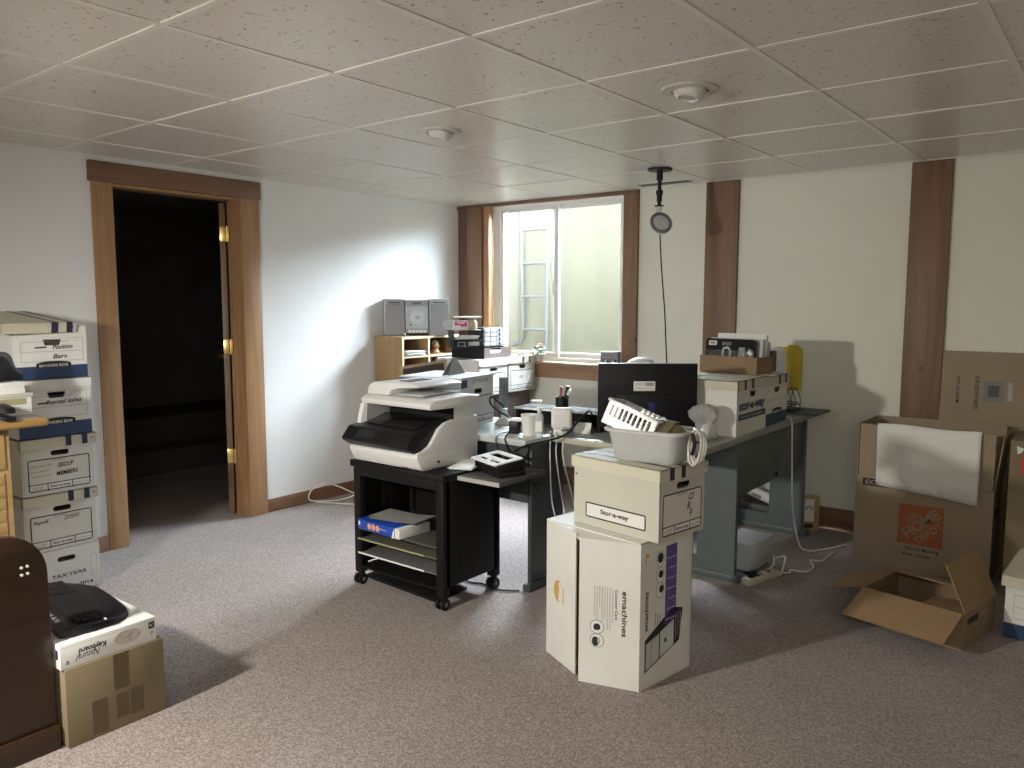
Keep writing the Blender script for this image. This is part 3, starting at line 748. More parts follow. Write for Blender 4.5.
mb = MB(); a = V((0, -.082, .118)); b = V((0, -.035, .172)); u = (b - a).normalized(); Fp = Frame((-PW, -.082, .118), (1, 0, 0), u)
mb.plate(Frame(Fp.p(.085, .014, .002), (1, 0, 0), u), rrect(0, 0, .165, .048, .006), [], .002, GLOSSB); mb.plate(Frame(Fp.p(.115, .017, .003), (1, 0, 0), u), rrect(0, 0, .085, .042, .003), [], .001, SCREEN); mb.build('touchscreen', t)
mb = MB(); mb.prism([(.04, .178), (.19, .206), (.19, .268), (.05, .268)], -PW + .031, -PW + .034, PRNG); mb.box(-PW + .034, PW - .004, .200, .209, .17, .270, BLACKM); mb.box(-PW + .04, PW - .03, .10, .19, .175, .180, BLACKM)
mb.prism([(.02, .182), (.185, .212), (.185, .218), (.02, .188)], -PW + .05, PW - .06, GLOSSB, bev=.001); mb.build('output_tray', t)
mb = MB()
# scanner lid
mb.prism([(.040, .270), (.385, .262), (.385, .312), (.30, .318), (.07, .312), (.034, .296)], -PW + .002, PW + .012, PRNW, bev=.008)
mb.build('scanner_lid', t)
mb = MB()
# document feeder over the left two thirds of the lid, its tray reaching to the right
def xprof(p, y0, y1, m, bev): mb.prism([(-x, z) for x, z in p], y0, y1, m, bev=bev, mx=Matrix(((0, -1, 0, 0), (1, 0, 0, 0), (0, 0, 1, 0), (0, 0, 0, 1))))
xprof([(-PW + .004, .312), (-PW + .014, .352), (-PW + .05, .372), (.08, .378), (.125, .368), (.125, .360), (.0, .352), (-.055, .338), (-.07, .314)], .075, .378, PRNW, .005)
mb.box(-.075, .0, .15, .30, .3755, .3785, GLOSSB, bev=.001)
mb.build('document_feeder', t)
mb = MB(); xprof([(-.05, .316), (.13, .318), (.14, .326), (-.03, .322)], .10, .36, PRNG, .002); mb.build('feeder_output', t)

# papers and hole punch on the leaf
LZ = CH - .0115
pp = thing('booklet', 'white instruction booklet lying right of the printer on the cart leaf', 'booklet', (-2.415, 2.665, CH + .0006), 20)
mb = MB(); CHK = None
for k in range(3): mb.box(-.02 + .004 * k, .10, -.06 + .003 * k, .15, .006 + .0016 * k, .0074 + .0016 * k, PAPER)
mb.box(-.015, .095, -.055, .145, 0, .006, mat('manual_cover', (.62, .64, .64), .5), bev=.001); mb.build('pages', pp)
t = thing('hole_punch', 'black desktop hole punch with a white slotted top on the cart leaf', 'hole punch', (-2.212, 2.735, LZ), -20)
mb = MB(); mb.box(-.10, .105, -.065, .07, 0, .026, BLACK, bev=.005); mb.box(-.10, .105, -.060, -.03, .026, .040, BLACKM, bev=.003); mb.build('base', t)
mb = MB(); Rt = Matrix.Rotation(math.radians(7), 4, 'X')
Fh = Frame(Rt @ V((-.11, -.085, .074)), Rt @ V((1, 0, 0)), Rt @ V((0, 1, 0)))
mb.plate(Fh, rrect(0, 0, .215, .15, .006), [rect(.03, .080, .185, .125), rect(.025, .028, .095, .052), rect(.115, .028, .195, .052)], .006, WHITEP); mb.build('slotted_top', t)
mb = MB()
for x in (-.10, .095): mb.prism([(-.075, .02), (-.055, .02), (.065, .03), (.065, .072), (-.075, .058)], x, x + .008, BLACK, bev=.001)
mb.box(-.095, .10, .03, .055, .024, .05, BLACKM)
for k in range(3): mb.cyl((-.06 + .06 * k, -.03, .02), (-.06 + .06 * k, -.03, .062), .009, CHROME, 12)
mb.build('lever', t)

# ------------------------------------------------------------------ small desk behind the cart
DZT = .73
t = thing('return_desk', 'small desk with a white top and blue-grey panels coloured darker for shade behind the printer cart', 'desk', (0, 0, 0))
mb = MB(); mb.box(-3.08, -2.19, 2.89, 3.40, DZT - .030, DZT, DESKT, bev=.004); mb.build('top', t)
mb = MB(); mb.plate(Frame((0, 2.94, 0), (1, 0, 0), (0, 0, 1)), [(-3.02, .424), (-2.205, .424), (-2.205, .70), (-3.02, .70)], [], .018, DESKSH); mb.build('modesty_panel', t)
for x in (-2.212, -3.04):
    mb = MB(); mb.box(x, x + .022, 2.94, 3.20, .012, .70, DESKSH, bev=.002); mb.box(x - .01, x + .034, 2.915, 3.26, 0, .035, DESKSH, bev=.004); mb.build('leg_panel', t)

# ------------------------------------------------------------------ main desk seen from behind
t = thing('office_desk', 'long grey steel desk with a modesty panel seen from behind, cartons on top', 'desk', (0, 0, 0))
mb = MB(); mb.box(-2.17, -1.452, 3.09, 4.815, DZT - .030, DZT, DESKTG, bev=.003); mb.box(-2.17, -1.452, 3.083, 3.091, DZT - .028, DZT - .003, DESKE, bev=.001); mb.build('top', t)
for y, h0 in ((3.66, None), (4.66, 1)):
    mb = MB(); F = Frame((0, y, 0), (1, 0, 0), (0, 0, 1))
    hole = [rect(-1.95, .10, -1.685, .60)]
    mb.plate(F, rect(-2.10, .02, -1.485, .70), hole, .03, DESKG)
    mb.box(-2.11, -1.455, y - .015, y + .045, 0, .035, DESKG, bev=.004); mb.build('end_panel', t)
mb = MB(); mb.box(-1.515, -1.495, 3.69, 4.66, .415, .70, DESKG, bev=.001); mb.build('modesty_panel', t)
mb = MB(); mb.cyl((-1.494, 4.225, .44), (-1.488, 4.225, .44), .013, BLACK, 12); mb.build('bolt', t)

# ------------------------------------------------------------------ emachines carton with sprung flaps, archive box and basket
t = thing('computer_carton', 'tall white computer carton with sprung flaps and a printed tower, on the carpet', 'box', (-1.75, 2.45, 0), -8.8)
w_, d_, h_ = .455, .31, .536; e = .005; mb = MB()
mb.box(w_ - e, w_, 0, d_, .004, h_, BOXS); mb.box(0, e, 0, d_, .004, h_, BOXS); mb.box(0, w_, d_ - e, d_, .004, h_, BOXS); mb.box(0, w_, 0, d_, h_ - e, h_, BOXS); mb.box(0, w_, 0, d_, .0, e, BOXS)
mb.box(.03, w_ - .03, .02, .03, .02, h_ - .02, CARDIN)
F = Frame((w_, 0, 0), (0, 1, 0), (0, 0, 1))             # right face
mb.text(F, 'emachines', .035, .285, .145, .022, INK, bold=.012, rot=PI / 2)
mb.ddisc(F, .036, .475, .012, .020, GOLD); mb.ddisc(F, .040, .470, .012, .014, BOXS, .0013)
mb.drect(F, .145, .205, .212, .500, PURP)
for k in range(7): mb.dline(F, [(.150 + .008 * (k % 3), .225 + .038 * k), (.205, .225 + .038 * k)], .006, PURL, .0014)
for k, zz in enumerate((.460, .400, .345)):
    mb.ddisc(F, .112, zz, .024, .029, INKG, .0009); mb.ddisc(F, .112, zz, .022, .027, BOXW, .0011); mb.ddisc(F, .112 + .004 * k, zz + .004, .014 if k else .018, .015 if k else .020, INK, .0014, 7 + k)
for k in range(3): mb.dline(F, [(.088 + .014 * k, .222), (.088 + .014 * k, .268 - .008 * k)], .004, INKG)
# printed tower
mb.dpoly(F, [(.030, .060), (.235, .125), (.255, .245), (.190, .262), (.030, .180)], INK, .0009)
mb.dpoly(F, [(.036, .068), (.112, .092), (.112, .185), (.036, .165)], mat('tower_print', (.50, .51, .51), .5, var=.1), .0013)
mb.dpoly(F, [(.118, .094), (.200, .118), (.200, .215), (.118, .188)], mat('tower_print2', (.58, .60, .60), .5, var=.1), .0013)
mb.ddisc(F, .150, .150, .007, .010, INK, .0018, 12); mb.dline(F, [(.068, .08), (.068, .172)], .003, INKG, .0017)
for k in range(3): mb.dline(F, [(.212 + .014 * k, .135 + .012 * k), (.212 + .014 * k, .235)], .003, INKL, .0015)
mb.build('body', t)
def flap(x_h, ang, sgn, wid):
    mb = MB(); d = V((math.cos(ang) * sgn, -math.sin(ang), 0)); o_ = V((x_h, 0, .002))
    r = d if sgn > 0 else -d; org = o_ if sgn > 0 else o_ + d * wid
    F = Frame(org, r, (0, 0, 1)); mb.plate(F, rect(0, 0, wid, h_ - .003), [], .005, BOXS); return mb, F
A1 = math.radians(17); A2 = math.radians(24.5)
mb, F = flap(0.0, A1, 1, .220)
mb.ddisc(F, .092, .275, .030, .042, GOLD); mb.ddisc(F, .104, .275, .026, .036, BOXS, .0013); mb.ddisc(F, .090, .275, .010, .030, GOLD, .0016)
mb.text(F, 'emachines', .135, .265, .06, .010, GOLD, rot=-PI / 2); mb.build('flap', t)
mb, F = flap(w_, A2, -1, .222)
mb.text(F, 'emachines', .168, .275, .165, .020, INK, bold=.012, rot=-PI / 2)
mb.text(F, 'Customer Care', .138, .305, .11, .011, INK, rot=-PI / 2)
for k in range(8):
    L_ = random.uniform(.07, .16); mb.dline(F, [(.124 - .0095 * k, .365), (.124 - .0095 * k, .365 - L_)], .0022, INKL)
for zz, ch in ((.215, 1), (.165, 0)):
    mb.ddisc(F, .068, zz, .026, .026, INKG, .0009); mb.ddisc(F, .068, zz, .0235, .0235, BOXW, .0012)
    if ch: mb.text(F, 'e', .068, zz, .026, .026, INK, off=.0016, bold=.05, rot=-PI / 2)
    else: mb.ddisc(F, .063, zz - .004, .014, .018, INK, .0016, 10); mb.ddisc(F, .076, zz, .006, .012, SKINP, .0018, 10)
mb.build('flap', t)
mb = MB(); mb.poly([(0, 0, h_ - .004), (.21, -.066, h_ - .012), (.245, -.085, h_ - .012), (w_, 0, h_ - .004)], BOXS); mb.poly([(w_, 0, h_ - .007), (.245, -.085, h_ - .015), (.21, -.066, h_ - .015), (0, 0, h_ - .007)], BOXS); mb.build('minor_flap', t)

filebox('file_box', 'cream archive box on the tall white computer carton, under the white basket', (-1.256, 2.420, .5375), 81, .272, .395, .258, BOXC, BOXL, 'stor', hand=[('Cl', .72, .82, .14, .16, INK), ('li', .66, .62, .09, .18, INK), ('p', .72, .42, .06, .2, INK)], stripes=((.17, .27), (.42, .51)), side='stor', lid_h=.043)

BZ = .5375 + .258 + .001
t = thing('basket', 'cloudy white plastic basket on the cream archive box', 'basket', (-1.365, 2.555, BZ), 4)
def rr3(w, d, r, z): return [(x, y, z) for x, y in rrect(-w / 2, -d / 2, w / 2, d / 2, r)]
mb = MB(); mb.loft([rr3(.225, .115, .03, 0), rr3(.245, .135, .035, .01), rr3(.285, .175, .045, .105), rr3(.292, .182, .045, .112)], BASKT, cap=False)
mb.loft([rr3(.286, .176, .045, .112), rr3(.279, .169, .043, .105), rr3(.239, .129, .033, .012), rr3(.22, .11, .03, .004)], BASKT, cap=True)
mb.build('bowl', t)
mb = MB(); mb.loft([rr3(.286, .176, .045, .106), rr3(.312, .202, .05, .108), rr3(.314, .204, .05, .116), rr3(.300, .190, .05, .121), rr3(.284, .174, .045, .118), rr3(.284, .174, .045, .106)], BASK, cap=False); mb.build('rim', t)
t = thing('slotted_basket', 'white slotted basket tilted on end inside the larger cloudy basket', 'basket', (-1.445, 2.560, BZ + .088), 0)
mb = MB(); R_ = Matrix.Rotation(math.radians(2), 4, 'Z') @ Matrix.Rotation(math.radians(19), 4, 'Y') @ Matrix.Rotation(math.radians(-10), 4, 'X')
sx, sy, sh = .205, .140, .092
def fr(o, r, u): return Frame(R_ @ V(o), R_ @ V(r), R_ @ V(u))
sl = [rect(.016 + .0195 * k, .036, .028 + .0195 * k, .078) for k in range(9)]
mb.plate(fr((-sx / 2, -sy / 2, 0), (1, 0, 0), (0, 0, 1)), rect(0, 0, sx, sh), sl, .003, BASK)
mb.plate(fr((sx / 2, sy / 2, 0), (-1, 0, 0), (0, 0, 1)), rect(0, 0, sx, sh), sl, .003, BASK)
sl2 = [rect(.014 + .0145 * k, .020, .0225 + .0145 * k, .078) for k in range(8)]
mb.plate(fr((sx / 2, -sy / 2, 0), (0, 1, 0), (0, 0, 1)), rect(0, 0, sy, sh), sl2, .003, BASK)
mb.plate(fr((-sx / 2, sy / 2, 0), (0, -1, 0), (0, 0, 1)), rect(0, 0, sy, sh), sl2, .003, BASK)
mb.plate(fr((-sx / 2, -sy / 2, .003), (1, 0, 0), (0, 1, 0)), rect(0, 0, sx, sy), [], .003, BASK); mb.build('bowl', t)
mb = MB(); tp = fr((-sx / 2 - .008, -sy / 2 - .008, sh + .002), (1, 0, 0), (0, 1, 0)); mb.plate(tp, rrect(0, 0, sx + .016, sy + .016, .012), [rrect(.011, .011, sx + .005, sy + .005, .008)], .008, BASK); mb.build('rim', t)
t = thing('leather_pouch', 'khaki leather pouch lying in the cloudy white basket', 'pouch', (-1.300, 2.560, BZ + .098), -25)
mb = MB(); mb.prism([(-.05, 0), (.05, 0), (.048, .014), (.01, .045), (-.012, .046), (-.045, .016)], -.055, .055, KHAKI, bev=.006); mb.build('pouch_body', t)
mb = MB(); mb.prism([(-.054, .012), (-.046, .010), (-.010, .048), (.012, .050), (.006, .054), (-.014, .053)], -.057, .057, mat('khaki_dark', (.12, .09, .05), .5), bev=.002); mb.build('flap', t)
t = thing('coiled_cable', 'coiled white cable in a clear sleeve hanging over the end of the basket', 'cable', (-1.205, 2.57, BZ), 4)
mb = MB()
for k in range(3):
    pts = []
    for j in range(17):
        a = 2 * PI * j / 16; pts.append((.006 + .012 * k * .5 + .022 * math.cos(a) + .010, -.03 + .008 * k + .012 * math.sin(a * 1), .068 + (.060 - .005 * k) * math.sin(a)))
    mb.tube(pts, .0055, (CLIP, CORDW, CLIP)[k], smooth=2)
mb.build('coils', t)
mb = MB(); mb.tube([(.012, -.042, .12), (.022, -.048, .08), (.014, -.05, .045)], .007, BLACK, smooth=4); mb.build('plug', t)

# ------------------------------------------------------------------ things on the small desk
Z = DZT + .0006
filebox('file_box', 'white letter-size box with navy corner marks on the small desk behind the printer', (-2.625, 2.935, Z), 101, .335, .36, .258, BOXW, BOXW, 'letter', lid=True, lid_h=.004, side='letter')
t = thing('triangular_stand', 'grey triangular tent-shaped stand on top of the letter-size box', 'stand', (-2.79, 3.09, Z + .2595), 101)
mb = MB(); mb.plate(Frame((-.085, 0, 0), (1, 0, 0), (0, .22, 1)), [(0, 0), (.17, 0), (.122, .062), (.105, .078), (.085, .083), (.065, .078), (.048, .062)], [], .004, GREYM); mb.build('front_face', t)
mb = MB(); mb.plate(Frame((.085, .040, 0), (-1, 0, 0), (0, -.22, 1)), [(0, 0), (.17, 0), (.122, .062), (.105, .078), (.085, .083), (.065, .078), (.048, .062)], [], .004, GREYM); mb.cyl((.0, .012, .055), (.0, .008, .057), .005, CHROME, 8); mb.build('back_face', t)
t = thing('bookend', 'tall narrow grey metal bookend beside the letter-size box', 'bookend', (-2.655, 3.31, Z), 50)
mb = MB(); mb.box(-.025, .025, -.003, .003, 0, .235, GREYM, bev=.001); mb.build('upright', t)
mb = MB(); mb.box(-.025, .025, .003, .055, 0, .003, GREYM); mb.build('foot', t)
t = thing('cone_lamp', 'small white cone-shaped lamp base with a black cord loop beside the bookend', 'lamp base', (-2.575, 3.215, Z), 0)
mb = MB(); mb.lathe([(.048, 0), (.050, .006), (.034, .022), (.020, .034), (.016, .07), (.018, .085), (0, .088)], WHITEP); mb.build('base', t)
mb = MB(); mb.tube([(0, 0, .088), (-.012, -.03, .12), (-.05, -.045, .145), (-.06, -.04, .11), (-.01, -.03, .07), (.05, -.03, .05), (.10, -.06, .03), (.12, -.07, .008)], .0045, BLACK, smooth=6); mb.build('cord', t)
t = thing('power_adapter', 'black power adapter with a white plug on the small desk edge', 'power adapter', (-2.36, 3.03, Z), 20)
mb = MB(); mb.box(-.025, .025, -.022, .022, 0, .06, BLACK, bev=.005); mb.build('case', t)
mb = MB(); mb.box(-.02, .045, -.018, .018, .06, .075, WHITEP, bev=.004); mb.build('plug', t)
mb = MB(); mb.tube([(-.02, -.02, .01), (-.05, -.09, .008), (-.045, -.15, -.01), (-.02, -.165, -.06), (.06, -.17, -.13), (.14, -.16, -.20), (.17, -.15, -.205)], .004, BLACK, smooth=5); mb.tube([(.02, -.02, .03), (.03, -.06, .04), (.0, -.14, .005), (.02, -.162, -.04), (.10, -.168, -.15), (.16, -.14, -.24)], .004, BLACK, smooth=5); mb.build('cord', t)
t = thing('cup', 'plain white plastic cup on the small desk left of the pump bottle', 'cup', (-2.262, 3.02, Z), 0)
mb = MB(); mb.lathe([(.032, 0), (.034, .002), (.042, .098), (.044, .101), (.042, .103), (.038, .099), (.031, .006), (0, .005)], WHITEP); mb.build('cup_body', t)
t = thing('pump_bottle', 'clear hand sanitizer bottle with a white pump beside the white cup', 'bottle', (-2.213, 3.03, Z), 25)
mb = MB(); mb.loft([[(x, y, z) for x, y in rrect(-a, -b, a, b, b * .7)] for a, b, z in ((.019, .014, 0), (.021, .016, .005), (.021, .016, .090), (.017, .013, .105), (.009, .009, .112), (.009, .009, .118))], mat('sanitizer_gel', (.62, .66, .66), .12, var=.03, alpha=.7)); mb.build('bottle_body', t)
mb = MB(); mb.drect(Frame((-.016, -.0162, .025), (1, 0, 0), (0, 0, 1)), 0, 0, .032, .05, WINK, .001); mb.build('bottle_label', t)
mb = MB(); mb.cyl((0, 0, .116), (0, 0, .138), .010, WHITEP); mb.cyl((0, 0, .138), (0, 0, .165), .005, WHITEP); mb.box(-.040, .012, -.007, .007, .163, .175, WHITEP, bev=.003); mb.build('pump', t)
t = thing('plug_block', 'rounded white plug block with cords on the desk edge right of the pump bottle', 'power strip', (-2.145, 3.12, Z), 30)
mb = MB(); mb.box(-.050, .050, -.022, .022, .03, .135, WHITEP, bev=.018, seg=4); mb.box(-.04, .025, -.018, .018, 0, .032, WHITEP, bev=.006); mb.build('case', t)
mb = MB(); mb.box(.0, .022, -.030, -.022, .024, .045, CHROME, bev=.003); mb.build('clip', t)
for k, (dx, sw) in enumerate(((-.05, .01), (-.02, .03), (.012, .05))):
    mb = MB(); mb.tube([(dx, -.012, .02), (dx - .005, -.03, .012), (dx, -.052, -.012), (dx + .0, -.058, -.10), (dx + sw, -.065, -.30), (dx + sw + .03, -.07, -.46), (dx + sw * 1.2 - .02 * (k == 0), -.05, -.60), (dx + sw * 1.2 - .03, -.02, -.70), (dx + sw - .10 - .05 * k, .03, -.7245)], .0032, CORDW, smooth=5); mb.build('cord', t)
t = thing('desk_riser', 'long black desk riser with a white top edge behind the pump bottle', 'desk organizer', (-2.485, 3.215, Z), 8)
mb = MB(); mb.box(-.02, .47, 0, .16, .088, .100, BLACKM, bev=.003); mb.box(-.021, .471, -.003, .0, .090, .099, WHITEP); mb.build('top_board', t)
for x in (-.015, .20, .44):
    mb = MB(); mb.box(x, x + .018, .005, .155, 0, .088, BLACK, bev=.002); mb.build('leg', t)
mb = MB(); mb.box(-.015, .458, .148, .156, .0, .088, BLACKM); mb.build('back', t)
t = thing('cord', 'black cord sagging from the desk riser down over the desk edge', 'cable', (0, 0, 0))
mb = MB(); mb.tube([(-2.06, 3.26, Z + .09), (-2.05, 3.20, Z + .115), (-2.06, 3.12, Z + .07), (-2.10, 3.06, Z + .008), (-2.20, 2.87, Z - .03), (-2.26, 2.82, Z - .10), (-2.30, 2.86, Z - .12)], .005, BLACK, smooth=6); mb.build('strand', t)
t = thing('note_card', 'small white card leaning under the desk riser', 'card', (-2.10, 3.225, Z), 8)
mb = MB(); mb.box(-.045, .045, 0, .002, 0, .055, PAPER, mx=Matrix.Rotation(math.radians(-18), 4, 'X')); mb.build('card', t)
t = thing('pen_cup', 'black pen cup on the desk riser behind the white plug block', 'pen cup', (-2.265, 3.295, Z + .1008), 0)
mb = MB(); mb.lathe([(.03, 0), (.033, .002), (.033, .06), (.030, .06), (.029, .004), (0, .003)], BLACK); mb.build('cup_body', t)
def pen(name, label, cat, x, tilt, m, capm, r, L_):
    p = thing(name, label, cat, (x - .066, 3.295, Z + .107), 0); rot = Matrix.Rotation(math.radians(tilt), 4, 'Y')
    mb = MB(); mb.cyl(rot @ V((0, 0, 0)), rot @ V((0, 0, L_ * .7)), r, m, 10); mb.build('barrel', p)
    mb = MB(); mb.cyl(rot @ V((0, 0, L_ * .7)), rot @ V((0, 0, L_)), r * 1.15, capm, 10); mb.build('cap', p)
pen('pen', 'red pen standing in the black pen cup', 'pen', -2.212, 4, mat('red_pen', (.42, .05, .09), .35), mat('red_pen', (.42, .05, .09), .35), .006, .105)
pen('marker', 'black marker with a white tip standing in the black pen cup', 'marker', -2.190, 14, BLACK, BLACK, .008, .115)
pen('marker', 'short green-black marker beside the longer black one in the pen cup', 'marker', -2.186, 20, mat('marker_green', (.03, .06, .05), .4), WHITEP, .0075, .10)

# ------------------------------------------------------------------ monitor, lamp behind it, bag
t = thing('monitor', 'black flat computer monitor seen from the back with a white label sticker', 'monitor', (-1.824, 3.374, DZT + .0006), 38)
mb = MB(); mb.box(-.237, .237, 0, .022, .035, .345, BLACK, bev=.004); mb.box(-.15, .15, -.006, .001, .05, .20, BLACK, bev=.003); mb.build('casing', t)
mb = MB(); mb.box(-.228, .228, .0222, .0228, .05, .335, SCREEN); mb.box(-.237, .237, .0, .022, .345, .3475, SILVER); mb.build('screen', t)
mb = MB(); F = Frame((-.065, -.0225, .20), (1, 0, 0), (0, 0, 1)); mb.plate(Frame((-.068, -.0012, .215), (1, 0, 0), (0, 0, 1)), rrect(0, 0, .103, .046, .004), [], .0006, PAPER)
Fs = Frame((-.068, -.0012, .215), (1, 0, 0), (0, 0, 1)); mb.text(Fs, 'MODEL: LCD', .028, .033, .038, .008, INKG)
for k in range(14): mb.drect(Fs, .055 + .003 * k, .024, .0562 + .003 * k + (.001 if k % 3 else 0), .040, INKG)
mb.text(Fs, 'S/N 30142  FC  CE  UL', .05, .012, .08, .007, INKG); mb.build('label_sticker', t)
mb = MB(); mb.box(.005, .035, -.0075, -.006, .115, .16, mat('dark_blue_badge', (.02, .02, .13), .4), bev=.0006); mb.build('badge', t)
mb = MB(); mb.box(.03, .085, -.0075, -.006, .06, .09, PAPER); mb.build('white_sticker', t)
mb = MB(); mb.box(-.025, .025, -.026, -.005, .008, .09, BLACK, bev=.004); mb.build('stand_neck', t)
mb = MB(); mb.loft([[(x, y - .005, z) for x, y in rrect(-.10, -.05, .10, .09, .04)] for z in (0, .010)], BLACK); mb.build('stand_base', t)
t = thing('desk_lamp', 'white dome-shaped lamp top showing just above the black monitor', 'lamp', (-2.115, 3.83, DZT + .0006), 0)
mb = MB(); mb.lathe([(.07, 0), (.07, .012), (.02, .02), (.012, .03), (.012, .282)], WHITEP); mb.build('stem', t)
mb = MB(); mb.lathe([(.082, .278), (.084, .285), (.078, .308), (.058, .326), (.030, .337), (0, .340)], WHITEP); mb.build('shade', t)
t = thing('plastic_bag', 'crumpled translucent plastic bag beside the large carton on the grey desk', 'bag', (-1.565, 3.455, DZT + .0006), 20)
mb = MB(); rings = []
prof = [(.045, 0), (.055, .01), (.046, .05), (.040, .075), (.058, .10), (.066, .125), (.050, .150), (.02, .162), (.004, .163)]
for i, (r, z) in enumerate(prof):
    rings.append([(r * (1 + .22 * math.sin(3 * k * 2 * PI / 22 + i) + .12 * random.uniform(-1, 1)) * math.cos(2 * PI * k / 22), .75 * r * (1 + .2 * math.cos(4 * k * 2 * PI / 22 - i)) * math.sin(2 * PI * k / 22), z + random.uniform(-.004, .004) * (i > 1)) for k in range(22)])
mb.loft(rings, BAGM); mb.build('bag_film', t)
t = thing('camera_charger', 'small black charger lying beside the crumpled plastic bag', 'charger', (-1.555, 3.345, DZT + .0006), 30)
mb = MB(); mb.box(-.035, .035, -.022, .022, 0, .035, BLACK, bev=.006); mb.build('case', t)
mb = MB(); mb.box(-.02, .02, -.0225, -.021, .008, .026, GREYM); mb.build('label_plate', t)

# ------------------------------------------------------------------ cartons and files on the main desk
filebox('file_box', 'large white carton printed stor-a-way in navy on the grey desk right of the monitor', (-1.466, 3.585, DZT + .0006), 90, .38, .39, .268, BOXS, BOXL, 'big', hole='rect', stripes=((.17, .24), (.41, .49)))
filebox('file_box', 'white and navy archive box behind the large stor-a-way carton on the grey desk', (-1.480, 3.985, DZT + .0006), 90, .325, .39, .256, BOXW, BOXL, 'bankers', hole='trap', stripes=((.50, .60), (.80, .88)))
t = thing('cardboard_tray', 'shallow brown cardboard tray on the lids of the desk cartons', 'box', (-1.500, 3.905, DZT + .0006 + .2705), 90 - 9)
tw, tdp, th = .155, .335, .088; mb = MB(); e = .005
mb.box(0, tw, 0, e, 0, th, CARD); mb.box(0, tw, tdp - e, tdp, 0, th, CARD); mb.box(0, e, e, tdp - e, 0, th, CARD); mb.box(tw - e, tw, e, tdp - e, 0, th, CARD); mb.box(e, tw - e, e, tdp - e, 0, e, CARD)
mb.build('tray', t)
TZ0 = DZT + .0006 + .2705 + .0055
tr = Matrix.Translation((-1.500, 3.905, TZ0)) @ Matrix.Rotation(math.radians(81), 4, 'Z')
def in_tray(name, label, cat, y, w0, w1, h, dp, m, rounded=True, group=None, art=None, lean=6):
    o = bpy.data.objects.new(name, None); COL.objects.link(o); tag(o, label, cat, group)
    p = tr @ V((y, w0, 0)); o.location = p; o.rotation_euler = (0, 0, math.radians(81 - 90))
    # local: x along the tray length (towards the viewer's right), front face looks -y
    mb = MB(); L_ = w1 - w0; R_ = Matrix.Rotation(math.radians(-lean), 4, 'X')
    F = Frame(R_ @ V((-L_, 0, .0)), (1, 0, 0), R_ @ V((0, 0, 1))); mb.plate(F, rrect(0, 0, L_, h, .016 if rounded else .003), [], dp, m)
    if art: art(mb, F, L_, h)
    mb.build('sleeve', o); return o
def disc_art(mb, F, L_, h):
    mb.drect(F, .004, .02, L_ - .004, h * .66, COVER); mb.plate(Frame(F.p(.018, h - .036, .001), F.r, F.u), rrect(0, 0, .048, .024, .005), [], .001, WINK)
    mb.text(F, 'WD', .042, h - .024, .034, .014, INK, off=.0022, bold=.04)
    mb.dring(F, .10, .062, .155, .132, .026, .012, mat('cover_pale', (.36, .42, .38), .35, var=.4, scale=60)); mb.drect(F, .20, .072, .235, .130, mat('cover_grey', (.30, .31, .31), .35, var=.4, scale=80), .0012)
    mb.ddisc(F, .262, .092, .026, .034, mat('cover_disc', (.14, .16, .16), .3, var=.4, scale=50), .0013); mb.dpoly(F, [(.246, .10), (.262, .118), (.28, .10), (.268, .085), (.258, .096)], WINK, .0018)
    for k in range(4): mb.drect(F, .10 + .014 * k, .135 + .004 * (k % 2), .11 + .014 * k, .155, INKG, .0012)
in_tray('software_box', 'black disc drive package with a white emblem, frontmost in the cardboard tray', 'package', .020, .03, .322, .172, .022, GLOSSB, art=disc_art)
in_tray('envelope', 'pale grey padded envelope second in the cardboard tray', 'envelope', .062, .012, .318, .175, .014, mat('env_grey', (.56, .57, .57), .6), group=None, rounded=False)
in_tray('envelope', 'white envelope standing highest in the cardboard tray', 'envelope', .094, .012, .30, .198, .012, PAPER, rounded=False)
in_tray('document_wallet', 'clear document wallet at the rear of the cardboard tray', 'wallet', .128, .010, .24, .160, .010, CLEAR, rounded=True)
# magazine file, folders, wire rack
t = thing('magazine_file', 'dark brown magazine file with a slanted side on the desk carton lids', 'magazine file', (-1.53, 4.275, DZT + .0006 + .2585), 90)
mb = MB(); e = .003
pf = [(0, 0), (.20, 0), (.20, .14), (.12, .14), (0, .045)]
for x in (0, .072): mb.prism([(.25 - a * 1.1, b * .8) for a, b in pf], x - .0, x + e, UMBER)
mb.box(0, .075, .247, .250, 0, .036, UMBER); mb.box(0, .075, .03, .25, 0, e, UMBER); mb.box(0, .075, .03, .033, 0, .112, UMBER)
mb.build('shell', t)
FZ = DZT + .0006
t = thing('wire_file_rack', 'black wire file rack under the yellow folders at the desk corner', 'file rack', (-1.66, 4.57, FZ + .0085), 0)
mb = MB()
for k in range(5):
    x = .0 + .03 * k; mb.tube([(x, 0, .008), (x, 0, .11), (x, .06, .13), (x, .14, .07), (x, .14, .008)], .003, GREYD, smooth=4)
mb.box(-.01, .13, -.005, .15, 0, .012, BLACK, bev=.003); mb.build('wires', t)
mb = MB()
for k in range(7): mb.cyl((.0, .02 * k, .03 + .01 * (k % 3)), (.125, .02 * k, .035 + .012 * (k % 2)), .004, CHROME, 8)
mb.build('rods', t)
def folder(label, y, x0, x1, z0, z1, m, dp, rz, tabx):
    t = thing('file_folder', label, 'folder', (x0, y, z0), rz, 'folders standing at the desk corner'); L_ = x1 - x0
    mb = MB(); mb.box(0, L_, 0, .002, 0, z1 - z0, m); mb.box(0, L_, dp - .002, dp, 0, z1 - z0 - .008, m); mb.box(L_ - .003, L_ - .001, 0, dp, 0, z1 - z0 - .01, m); mb.build('cover', t)
    mb = MB(); mb.box(tabx, tabx + .07, 0, .002, z1 - z0, z1 - z0 + .012, m); mb.build('tab', t)
    mb = MB(); mb.box(.004, L_ - .008, .004, dp - .004, .002, z1 - z0 - .012, PAPER); mb.build('sheets', t)
